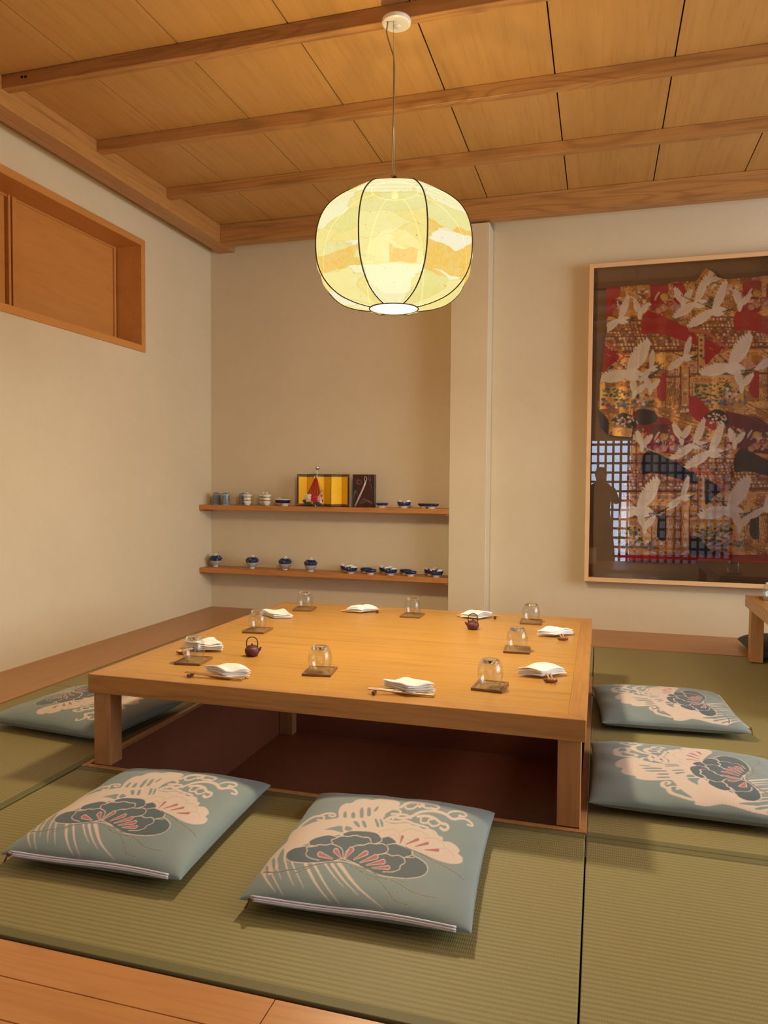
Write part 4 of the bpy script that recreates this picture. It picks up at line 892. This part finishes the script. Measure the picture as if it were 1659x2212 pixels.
M['chop'] = wood('pale_chopstick_wood', rgb(186, 138, 84), rgb(210, 166, 112), 'X', .4)
M['rest'] = plain('dark_brown_lacquer', rgb(78, 44, 28), .3); M['rest2'] = plain('reddish_brown_lacquer', rgb(140, 82, 50), .35)
CH = None
def chop_mesh():
    bm = tube([(-.112, 0, 0), (.0, 0, 0), (.112, 0, 0)], [.0024, .0034, .0042], 8); me = bpy.data.meshes.new('chopstick'); bm.to_mesh(me); bm.free(); me.materials.append(M['chop']); return me
CH = chop_mesh()
RM = None
def rest_mesh():
    pts = [(-.024, 0, .0105), (-.014, 0, .006), (0, 0, .0045), (.014, 0, .006), (.024, 0, .0105)]
    bm = tube(cr(pts, 4), [.0028] + [.0058] * 15 + [.0028], 10); me = bpy.data.meshes.new('rest'); bm.to_mesh(me); bm.free()
    for p in me.polygons: p.use_smooth = True
    return me
RMs = {}
for nm in ('rest', 'rest2'): m_ = rest_mesh(); m_.materials.append(M[nm]); RMs[nm] = m_
def setting(tip, tail, nm, where, lift=.0125):
    """two chopsticks: thin ends raised on a rest, thick ends lying on the table"""
    tip, tail = Vector(tip), Vector(tail); d = (tail - tip); a = math.atan2(d.y, d.x); d.normalize(); nrm = Vector((-d.y, d.x)); c = tip + d * .112
    pitch = math.atan2(lift - .002, .20)
    r = bpy.data.objects.new('chopstick_rest', RMs[nm]); COL.objects.link(r); pr_ = tip + d * .022; r.location = (pr_.x, pr_.y, T1 + .0002); r.rotation_euler = (0, 0, a + math.pi / 2)
    tag(r, '%s curved chopstick rest, %s' % ('dark brown' if nm == 'rest' else 'reddish brown', where), 'chopstick rest', 'chopstick rests')
    for s_ in (-1, 1):
        o = bpy.data.objects.new('chopstick', CH); COL.objects.link(o); p = c + nrm * .0068 * s_; o.location = (p.x, p.y, T1 + .0046 + .112 * math.sin(pitch)); o.rotation_euler = (0, pitch, a + s_ * .012)
        tag(o, 'pale wooden chopstick of the pair ' + where, 'chopstick', 'pair of chopsticks ' + where)
setting((-.741, 2.350), (-.524, 2.380), 'rest', 'at the near edge, left of the near right glass')
setting((-1.440, 2.356), (-1.211, 2.372), 'rest', 'nearest the left front corner of the table')
setting((-1.645, 2.632), (-1.60, 2.84), 'rest2', 'on the left side behind the near left glass')
setting((-1.140, 3.852), (-1.360, 3.815), 'rest', 'at the far edge between the two far left glasses')
setting((-.500, 3.878), (-.726, 3.875), 'rest', 'at the far edge behind the right red teapot')
setting((-.150, 3.405), (-.182, 3.625), 'rest2', 'near the far right corner of the table')
setting((-.156, 2.655), (-.19, 2.875), 'rest2', 'on the right side, right of the near right glass')

# little cast iron pots
M['iron'] = plain('maroon_cast_iron', rgb(92, 38, 40), .55); M['iron2'] = plain('dark_iron', rgb(44, 28, 28), .5)
def teapot(x, y, rz, label, sc=1):
    t = thing('teapot', label, 'teapot', (x, y, T1), math.radians(rz)); t.scale = (sc,) * 3
    obj('pot_body', lathe(cr([(.0002, 0), (.020, .0005), (.0265, .009), (.0300, .019), (.0285, .029), (.022, .036), (.017, .038)], 4) + [np.array((.0002, .0375))], 32), M['iron'], t, smooth=True)
    l_ = obj('lid', lathe(cr([(.0185, .0380), (.0175, .0405), (.010, .0425), (.0002, .043)], 4), 28), M['iron'], t, smooth=True)
    obj('knob', lathe(cr([(.002, .0425), (.0022, .045), (.0042, .047), (.0035, .0495), (.0002, .050)], 3), 16), M['iron'], l_, smooth=True)
    obj('spout', tube([(.022, 0, .020), (.031, 0, .026), (.037, 0, .036)], [.0075, .0055, .0038], 10), M['iron'], t, smooth=True)
    hp = [(-.0205, 0, .034), (-.0235, 0, .048)] + [(-.0225 * math.cos(a), 0, .056 + .021 * math.sin(a)) for a in np.linspace(0, math.pi, 10)] + [(.0235, 0, .048), (.0205, 0, .034)]
    obj('handle', tube(cr(hp, 3), .0021, 8), M['iron2'], t, smooth=True)
    for s_ in (-1, 1): obj('lug', tube([(s_ * .0205, -.004, .034), (s_ * .0205, .004, .034)], .0036, 8), M['iron2'], t)
teapot(-1.355, 2.722, 12, 'small maroon iron teapot with arched handle, on the left half of the large table')
teapot(-.586, 3.552, 195, 'small maroon iron teapot with arched handle, towards the far right of the large table')

# ------------------------------------------------------------------ things on the wall shelves
SU, SL = .8642, .3522
def porcelain(name, stops, pat=None, c2=rgb(30, 44, 92), sc_=60, thr=.52, h=1.0):
    t = NT(name); v = t.coord(); sep = t.n('ShaderNodeSeparateXYZ'); t.l(v, sep.inputs[0]); f = t.math('DIVIDE', sep.outputs[2], h)
    nz = t.noise(v, sc_, 3, .6, 1.2); wob = t.math('ADD', f, t.math('MULTIPLY', t.math('SUBTRACT', nz, .5), .12))
    c = t.ramp(wob, stops, 'CONSTANT')
    if pat is not None: c = t.mix(t.math('GREATER_THAN', nz, thr), c, pat)
    return t.fin(c, .12)
WHT, NAVY, PALE = rgb(226, 220, 206), rgb(26, 40, 84), rgb(118, 128, 140)
M['greycup'] = porcelain('grey_blue_porcelain', [(0, WHT), (.05, rgb(84, 98, 112)), (.72, WHT), (.78, rgb(96, 108, 120)), (.92, WHT)], rgb(136, 148, 156), sc_=110, thr=.5, h=.108)
M['whitecup'] = porcelain('white_porcelain_brown_brush', [(0, WHT), (.28, WHT), (.36, rgb(118, 92, 52)), (.42, WHT), (.62, rgb(74, 58, 44)), (.66, WHT), (.86, rgb(120, 96, 56)), (.9, WHT)], sc_=22, h=.105)
M['navybowl'] = porcelain('navy_white_porcelain', [(0, WHT), (.40, NAVY), (.86, WHT)], h=.055, sc_=90)
M['lidbowl'] = porcelain('blue_white_lidded_porcelain', [(0, WHT), (.14, rgb(176, 170, 150)), (.46, NAVY), (.86, WHT)], rgb(122, 140, 172), sc_=46, thr=.60, h=.108)
M['dish'] = porcelain('blue_white_dish_porcelain', [(0, WHT), (.32, rgb(28, 44, 88)), (.94, WHT)], rgb(150, 160, 180), sc_=60, thr=.63, h=.05)
def cup(x, y, label, m, kind='lid', g='lidded cups on the upper shelf'):
    t = thing('lidded_cup', label, 'cup', (x, y, SU), 0, g)
    if kind == 'lid': b = [(.0002, 0), (.028, 0), (.031, .008), (.032, .03), (.032, .082)]; l_ = [(.034, .082), (.0345, .086), (.028, .093), (.014, .0975), (.0002, .098)]
    else: b = [(.0002, 0), (.016, 0), (.023, .010), (.030, .026), (.032, .045), (.029, .060), (.032, .078)]; l_ = [(.036, .078), (.0355, .084), (.026, .093), (.012, .097), (.0002, .0975)]
    obj('cup_body', lathe(cr(b, 4), 32), m, t, smooth=True); l2 = obj('lid', lathe(cr(l_, 3), 32), m, t, smooth=True)
    obj('lid_knob', lathe(cr([(.006, .095), (.009, .101), (.007, .105), (.0002, .106)], 3), 16), m, l2, smooth=True)
cup(-3.035, 5.452, "grey blue cylindrical lidded cup, rear of the pair at the upper shelf's left end", M['greycup'])
cup(-2.925, 5.400, "grey blue cylindrical lidded cup, front of the pair at the upper shelf's left end", M['greycup'])
cup(-2.800, 5.462, 'grey blue lidded cup standing behind a white curved one on the upper shelf', M['greycup'])
cup(-2.722, 5.385, 'white curved lidded cup with brown brush lines, in front of a grey blue one', M['whitecup'], 'w')
cup(-2.620, 5.460, "white lidded cup with brown brush lines, rear one of the white pair", M['whitecup'], 'w')
cup(-2.552, 5.385, "white lidded cup with brown brush lines, front one of the white pair", M['whitecup'], 'w')
t = thing('lidded_bowl', 'small dark lidded bowl standing behind the open navy bowl on the upper shelf', 'bowl', (-2.475, 5.462, SU))
obj('bowl_body', lathe(cr([(.0002, 0), (.018, 0), (.028, .012), (.034, .03), (.036, .046)], 4), 32), M['navybowl'], t, smooth=True)
obj('lid', lathe(cr([(.038, .046), (.032, .055), (.012, .061), (.010, .066), (.0002, .067)], 3), 32), M['whitecup'], t, smooth=True)
o = obj('open_bowl', lathe(cr([(.0002, .004), (.020, .004), (.021, 0), (.024, 0), (.026, .008), (.040, .030), (.047, .050), (.0475, .054), (.045, .052), (.036, .030), (.02, .012), (.0002, .010)], 4), 40), M['navybowl'], loc=(-2.397, 5.388, SU), smooth=True)
tag(o, 'open navy bowl with white jagged lower band, left of the gold folding screen', 'bowl')

def lidded(x, y, label):
    t = thing('lidded_bowl', label, 'bowl', (x, y, SL), random.uniform(0, 6), 'blue and white lidded bowls on the lower shelf')
    obj('bowl_body', lathe(cr([(.0002, 0), (.021, 0), (.022, .008), (.032, .018), (.044, .036), (.050, .058), (.052, .066)], 4), 36), M['lidbowl'], t, smooth=True)
    l_ = obj('lid', lathe(cr([(.056, .064), (.053, .072), (.038, .088), (.018, .097), (.012, .099)], 4), 36), M['lidbowl'], t, smooth=True)
    obj('lid_ring', lathe(cr([(.013, .097), (.0165, .107), (.0145, .108), (.0002, .102)], 3), 24), M['lidbowl'], l_, smooth=True)
for x, y, l_ in ((-3.045, 5.45, 'first blue and white lidded bowl, beside the left wall on the lower shelf'), (-2.700, 5.425, 'second blue and white lidded bowl from the left wall on the lower shelf'),
             (-2.413, 5.43, 'third blue and white lidded bowl from the left wall on the lower shelf'), (-2.180, 5.395, 'fourth lidded bowl on the lower shelf, the one next to the small dishes')): lidded(x, y, l_)

def dish(x, y, z, rz, kind, label, g):
    R, hh = (.043, .040) if kind == 'w' else (.045, .034)
    def mod(r, zz, a):
        if kind == 'w':   # butterfly wings
            k_ = 1 + .30 * abs(math.cos(a)) ** 1.5 * (zz / hh) - .10 * (zz / hh); return r * k_, zz * (1 + .45 * abs(math.cos(a)) ** 2 * (zz / hh) ** 2 - .18 * (zz / hh) * math.cos(4 * a))
        if kind == 'p': k_ = 1 + .05 * math.cos(5 * a) * (zz / hh); return r * k_, zz
        k_ = 1 + .16 * abs(math.cos(a)) * (zz / hh) + .03 * math.cos(6 * a) * (zz / hh); return r * k_, zz
    pr_ = cr([(.0002, .004), (.022, .004), (.023, 0), (.026, 0), (.027, .007), (.036, .014), (R, .026), (R + .001, hh), (R - .003, hh - .001), (.034, .017), (.02, .010), (.0002, .009)], 3)
    o = obj('small_dish', lathe(pr_, 48, mod), M['dish'], loc=(x, y, z), smooth=True); o.rotation_euler = (0, 0, rz); tag(o, label, 'dish', g)
gU, gL = 'small blue dishes on the upper shelf', 'small blue dishes in pairs on the lower shelf'
dish(-1.600, 5.40, SU, .3, 'p', 'low round blue dish right of the dark painted box on the upper shelf', gU)
dish(-1.425, 5.40, SU, .1, 'w', 'tall wing-shaped blue dish, middle one of the upper shelf dishes', gU)
dish(-1.270, 5.42, SU, 0, 'o', 'rear dish of the touching pair at the right end of the upper shelf', gU)
dish(-1.205, 5.375, SU, 0, 'o', 'front dish of the touching pair at the right end of the upper shelf', gU)
for (xa, kind, nm) in ((-1.870, 'w', 'wing-shaped pair nearest the lidded bowls'), (-1.712, 'p', 'round pair between two wing-shaped pairs'), (-1.552, 'w', 'middle wing-shaped pair'), (-1.395, 'p', 'round pair second from the right end'), (-1.195, 'w', 'wing-shaped pair at the right end')):
    dish(xa - .035, 5.475, SL, .2, kind, 'rear blue dish of the %s on the lower shelf' % nm, gL)
    dish(xa + .028, 5.390, SL, -.25, kind, 'front blue dish of the %s on the lower shelf' % nm, gL)

# gold folding screen
M['gold'] = plain('gold_leaf', rgb(255, 200, 20), .38, Metallic=.25)
def brocade():
    t = NT('black_brocade_edge'); v = t.coord((1, 1, 1)); ch = t.n('ShaderNodeTexChecker'); ch.inputs['Scale'].default_value = 170; t.l(v, ch.inputs[0])
    ch.inputs[1].default_value = rgb(28, 18, 14); ch.inputs[2].default_value = rgb(186, 120, 70); return t.fin(ch.outputs[0], .5)
M['brocade'] = brocade(); M['black'] = plain('black_lacquer', rgb(16, 12, 12), .25)
t = thing('folding_screen', 'small gold folding screen with dark checked edges, standing on the upper shelf', 'screen', (-2.09, 5.44, SU))
xs_ = np.linspace(-.222, .216, 7); ys_ = [-.012, .022, -.022, .022, -.022, .022, -.014]; hh = .252
for i in range(6):
    a, b = Vector((xs_[i], ys_[i], 0)), Vector((xs_[i + 1], ys_[i + 1], 0)); d = (b - a).normalized(); nn = Vector((d.y, -d.x, 0)); L = (b - a).length
    rot = Matrix.Translation(a) @ Matrix.Rotation(math.atan2(d.y, d.x), 4, 'Z')
    def pb(*bs, bev=0.0):
        bm = boxes(*bs, bev=bev); bm.transform(rot); return bm
    p = obj('screen_panel', pb((0.0005, L - .0005, -.002, .003, 0, hh)), M['black'], t)
    obj('gold_face', pb((.001 if i else .016, L - (.001 if i < 5 else .016), -.0032, -.0021, .020, hh - .020)), M['gold'], p)
    eb = [(.0005, L - .0005, -.003, -.0021, .007, .019), (.0005, L - .0005, -.003, -.0021, hh - .019, hh - .007)]
    if i == 0: eb.append((.006, .0155, -.003, -.0021, .019, hh - .019))
    if i == 5: eb.append((L - .0155, L - .006, -.003, -.0021, .019, hh - .019))
    obj('checked_edge', pb(*eb), M['brocade'], p)

# bottle with fan ornament
t = thing('glass_bottle', 'clear glass bottle with narrow neck standing in front of the gold screen', 'bottle', (-2.118, 5.375, SU))
obj('bottle_body', lathe(cr([(.0002, .003), (.030, 0), (.034, .006), (.034, .12), (.030, .165), (.014, .205), (.0105, .235), (.0105, .285), (.0125, .290)], 4), 32), M['thinglass'], t, smooth=True)
obj('cap', lathe([(.0002, .312), (.0135, .312), (.0145, .309), (.0145, .288), (.0110, .286)], 24), M['steel'], t, smooth=True)
M['red'] = plain('red_lacquer_paper', rgb(176, 24, 28), .4); M['goldcord'] = plain('gold_cord', rgb(206, 140, 36), .35, Metallic=.4); M['pink'] = plain('pink_petal', rgb(226, 176, 160), .6); M['creamp'] = plain('cream_petal', rgb(226, 214, 190), .6); M['magenta'] = plain('crimson_petal', rgb(190, 30, 66), .6); M['leaf'] = plain('dark_green_leaf', rgb(54, 66, 34), .5)
t = thing('flower_ornament', 'red and gold fan ornament with cloth flowers tied on the bottle', 'ornament', (-2.118, 5.331, SU))
for i in range(15):
    # strips spread downwards from a tied point at the bottle's shoulder
    f_ = i / 14; top = Vector((-.004 + .016 * f_, .0, .232 - .03 * abs(f_ - .45))); bot = Vector((-.078 + .135 * f_, 0, .060 + .02 * math.sin(i * 2.1))); d = (bot - top).normalized(); n_ = Vector((-d.z, 0, d.x)); w_ = .0075
    bm = bmesh.new(); pts = [top - n_ * .0022, bot - n_ * w_, bot + d * .008, bot + n_ * w_, top + n_ * .0022]; yo = .004 * (i % 3)
    f = [bm.verts.new(p + Vector((0, yo, 0))) for p in pts]; bk = [bm.verts.new(p + Vector((0, yo + .0022, 0))) for p in pts]; bm.faces.new(f); bm.faces.new(bk[::-1])
    for k_ in range(5): bm.faces.new((f[k_], f[(k_ + 1) % 5], bk[(k_ + 1) % 5], bk[k_]))
    obj('fan_blade', bm, M['red'] if i % 3 != 1 else M['goldcord'], t)
for i, (r0, cx_) in enumerate(((.055, .035), (.048, .040), (.040, .045), (.030, .048))):
    obj('cord_loop', tube(cr([(cx_ - .03, -.004, .04), (cx_ - .012 + r0 * .2, -.006, .09), (cx_ + r0 * .45, -.006, .13 - i * .004), (cx_ + r0 * .55, -.005, .10), (cx_ + .01, -.004, .055), (cx_ - .02, -.004, .035)], 6), .0024, 8), M['red'] if i % 2 == 0 else M['creamp'], t, smooth=True)
def rosette(x, z, r, m, n=6):
    bm = bmesh.new()
    for ring, (k_, rr, tilt) in enumerate(((n, r, .5), (n - 1, r * .65, .9), (3, r * .3, 1.2))):
        for i in range(k_):
            a = 2 * math.pi * i / k_ + ring * .5; s = bmesh.new(); bmesh.ops.create_uvsphere(s, u_segments=10, v_segments=6, radius=1)
            s.transform(Matrix.Translation((x + rr * .62 * math.cos(a), -.012 - ring * .006, z + rr * .62 * math.sin(a))) @ Matrix.Rotation(-a, 4, 'Y') @ Matrix.Diagonal((rr * .55, .004 + .002 * ring, rr * .48, 1)))
            me = bpy.data.meshes.new('t'); s.to_mesh(me); s.free(); bm.from_mesh(me); bpy.data.meshes.remove(me)
    return obj('cloth_flower', bm, m, t, smooth=True)
rosette(-.050, .068, .030, M['creamp']); rosette(-.004, .064, .030, M['magenta'], 7); rosette(.038, .060, .022, M['pink'])
rosette(-.022, .034, .013, M['goldcord'], 5); rosette(.050, .038, .012, M['creamp'], 5)
for x, z, a in ((-.072, .038, 2.8), (.004, .032, -.3), (-.06, .024, 3.4), (.03, .022, -.1)):
    bm = bmesh.new(); bmesh.ops.create_uvsphere(bm, u_segments=12, v_segments=8, radius=1); bm.transform(Matrix.Translation((x, -.010, z)) @ Matrix.Rotation(-a, 4, 'Y') @ Matrix.Diagonal((.030, .003, .014, 1))); obj('leaf', bm, M['leaf'], t, smooth=True)

# dark painted box with a pale rod across its front
M['maroon'] = plain('dark_maroon_board', rgb(70, 22, 20), .35); M['silver'] = plain('silver_white', rgb(206, 196, 186), .35, Metallic=.3); M['greyline'] = plain('grey_relief', rgb(120, 112, 104), .4); M['dkgreen'] = plain('dark_green_paint', rgb(34, 36, 22), .4)
t = thing('painted_box', 'upright dark maroon box with a silver rod on its front, right of the screen', 'box', (-1.748, 5.42, SU))
W_, H_ = .089, .252
obj('box_body', boxes((-W_, W_, -.018, .018, 0, H_), bev=.0015), M['maroon'], t)
obj('dark_field', boxes((-W_ + .003, -W_ + .035, -.0192, -.0181, .004, H_ - .08)), M['dkgreen'], t)
obj('dark_field', boxes((W_ - .016, W_ - .004, -.0192, -.0181, .004, H_ - .06)), M['dkgreen'], t)
obj('silver_rod', tube([(-.068, -.024, .006), (-.03, -.024, .085), (.004, -.024, .158), (.020, -.024, .205)], [.0075, .0075, .0072, .0065], 10), M['silver'], t, smooth=True)
obj('rod_tassel', tube(cr([(.012, -.024, .20), (.006, -.024, .225), (.016, -.024, .236), (.026, -.024, .222), (.022, -.024, .20)], 4), .0022, 6), M['silver'], t, smooth=True)
sw = bmesh.new()
for k_ in range(5): tube(cr([(-.03 + k_ * .010, -.0195, .02 + k_ * .004), (-.012 + k_ * .012, -.0195, .062 - k_ * .003), (.02 + k_ * .010, -.0195, .060 - k_ * .004), (.046 + k_ * .006, -.0195, .036 - k_ * .002)], 5), .0013, 5, bm=sw)
for k_ in range(4): tube(cr([(-.080, -.0195, .06 + k_ * .016), (-.066, -.0195, .11 + k_ * .008), (-.052, -.0195, .118 - k_ * .006), (-.050, -.0195, .09 - k_ * .006)], 5), .0013, 5, bm=sw)
for k_ in range(3): tube([(-.036 + (.012 + k_ * .005) * math.cos(a), -.0195, .196 + (.012 + k_ * .005) * math.sin(a)) for a in np.linspace(k_, 5 + k_, 14)], .0012, 5, bm=sw)
tube(cr([(.045, -.0195, .25), (.04, -.0195, .215), (.055, -.0195, .20), (.052, -.0195, .235)], 5), .0012, 5, bm=sw); tube(cr([(.04, -.0195, .20), (.06, -.0195, .17), (.062, -.0195, .14)], 5), .0012, 5, bm=sw)
obj('relief_lines', sw, M['greyline'], t)
# ------------------------------------------------------------------ the photographer, standing on the lower floor behind the camera (mirrored in the case glass)
def skin_body(name, V, E, R, mat, parent, sub=2):
    me = bpy.data.meshes.new(name); me.from_pydata(V, E, []); o = bpy.data.objects.new(name, me); COL.objects.link(o); o.parent = parent
    sk = o.modifiers.new('skin', 'SKIN'); sv = me.skin_vertices
    lay = sv[0] if len(sv) else None
    if lay is None:
        bm = bmesh.new(); bm.from_mesh(me); bm.verts.layers.skin.verify(); bm.to_mesh(me); bm.free(); lay = me.skin_vertices[0]
    for i, r in enumerate(R):
        lay.data[i].radius = r if hasattr(r, '__len__') else (r, r); lay.data[i].use_root = (i == 0)
    ss = o.modifiers.new('sub', 'SUBSURF'); ss.levels = sub; ss.render_levels = sub
    me.materials.append(mat); sk.use_smooth_shade = True
    return o
M['skin'] = plain('skin', rgb(196, 146, 118), .5); M['shirt'] = plain('dark_shirt', rgb(52, 48, 50), .8); M['trouser'] = plain('dark_trousers', rgb(38, 38, 46), .8); M['hair'] = plain('black_hair', rgb(24, 20, 18), .6); M['phonem'] = plain('black_phone_body', rgb(18, 18, 20), .3)
PYo = -.42; FZ = ZL
pt = thing('person', 'person in dark clothes holding up a phone, mirrored dark in the case glass', 'person', (0, PYo, FZ))
hz = 1.035 - FZ    # hand height above the lower floor
Vb = [(0, 0, .92), (0, 0, 1.06), (0, .01, 1.22), (0, 0, 1.38), (0, .0, 1.46), (0, .015, 1.53), (0, .02, 1.61), (0, .02, 1.68),
      (.17, -.01, 1.38), (.235, .05, 1.20), (.10, .22, hz + .01), (.055, .315, hz + .015), (-.17, -.01, 1.38), (-.235, .05, 1.20), (-.10, .22, hz + .01), (-.055, .315, hz + .015),
      (.09, 0, .88), (.10, .015, .50), (.11, -.02, .09), (.12, .10, .035), (-.09, 0, .88), (-.10, .015, .50), (-.11, -.02, .09), (-.12, .10, .035)]
Eb = [(0, 1), (1, 2), (2, 3), (3, 4), (4, 5), (5, 6), (6, 7), (3, 8), (8, 9), (9, 10), (10, 11), (3, 12), (12, 13), (13, 14), (14, 15), (0, 16), (16, 17), (17, 18), (18, 19), (0, 20), (20, 21), (21, 22), (22, 23)]
Rb = [(.155, .11), (.14, .10), (.155, .105), (.15, .09), (.06, .06), (.065, .075), (.078, .095), (.055, .06), .062, .046, .032, .026, .062, .046, .032, .026, .095, .062, .042, .038, .095, .062, .042, .038]
# five fingers on each hand, curled round the edges of the phone
for s_, base in ((1, 11), (-1, 15)):
    hx, hy, hzz = s_ * .055, .315, hz + .015
    for k_, (ln, dz) in enumerate(((.030, .030), (.034, .012), (.033, -.006), (.026, -.024))):
        i0 = len(Vb); Vb += [(s_ * .062, hy + .02, hzz + dz), (s_ * .054, hy + .048, hzz + dz * 1.1), (s_ * (.054 - ln), hy + .056, hzz + dz * 1.1)]; Eb += [(base, i0), (i0, i0 + 1), (i0 + 1, i0 + 2)]; Rb += [.010, .0085, .0075]
    i0 = len(Vb); Vb += [(s_ * .050, hy + .002, hzz + .018), (s_ * .030, hy + .010, hzz + .030)]; Eb += [(base, i0), (i0, i0 + 1)]; Rb += [.011, .009]
skin_body('body', Vb, Eb, Rb, M['shirt'], pt)
hb = bmesh.new(); bmesh.ops.create_uvsphere(hb, u_segments=24, v_segments=16, radius=1); hb.transform(Matrix.Translation((0, .025, 1.60)) @ Matrix.Diagonal((.076, .094, .112, 1)))
sk_ = obj('coat', lathe(cr([(.13, 1.02), (.165, .90), (.20, .6), (.225, .30), (.222, .12), (.05, .11)], 4), 32, lambda r, z, a: (r * (1 - .22 * abs(math.sin(a))), z)), M['trouser'], pt, smooth=True)
f_ = obj('face', hb, M['skin'], pt, smooth=True)
nb = bmesh.new(); tube([(0, .112, 1.615), (0, .130, 1.588), (0, .116, 1.580)], [.006, .010, .007], 8, bm=nb); obj('nose', nb, M['skin'], f_, smooth=True)
hb = bmesh.new(); bmesh.ops.create_uvsphere(hb, u_segments=24, v_segments=16, radius=1); hb.transform(Matrix.Translation((0, .008, 1.628)) @ Matrix.Diagonal((.086, .098, .105, 1))); obj('hair', hb, M['hair'], pt, smooth=True)
ph = obj('phone', boxes((-.038, .038, -.006, .002, -.078, .078), bev=.003), M['phonem'], loc=(0, -.040, 1.05)); tag(ph, 'black phone held up by the person mirrored in the case glass', 'phone')
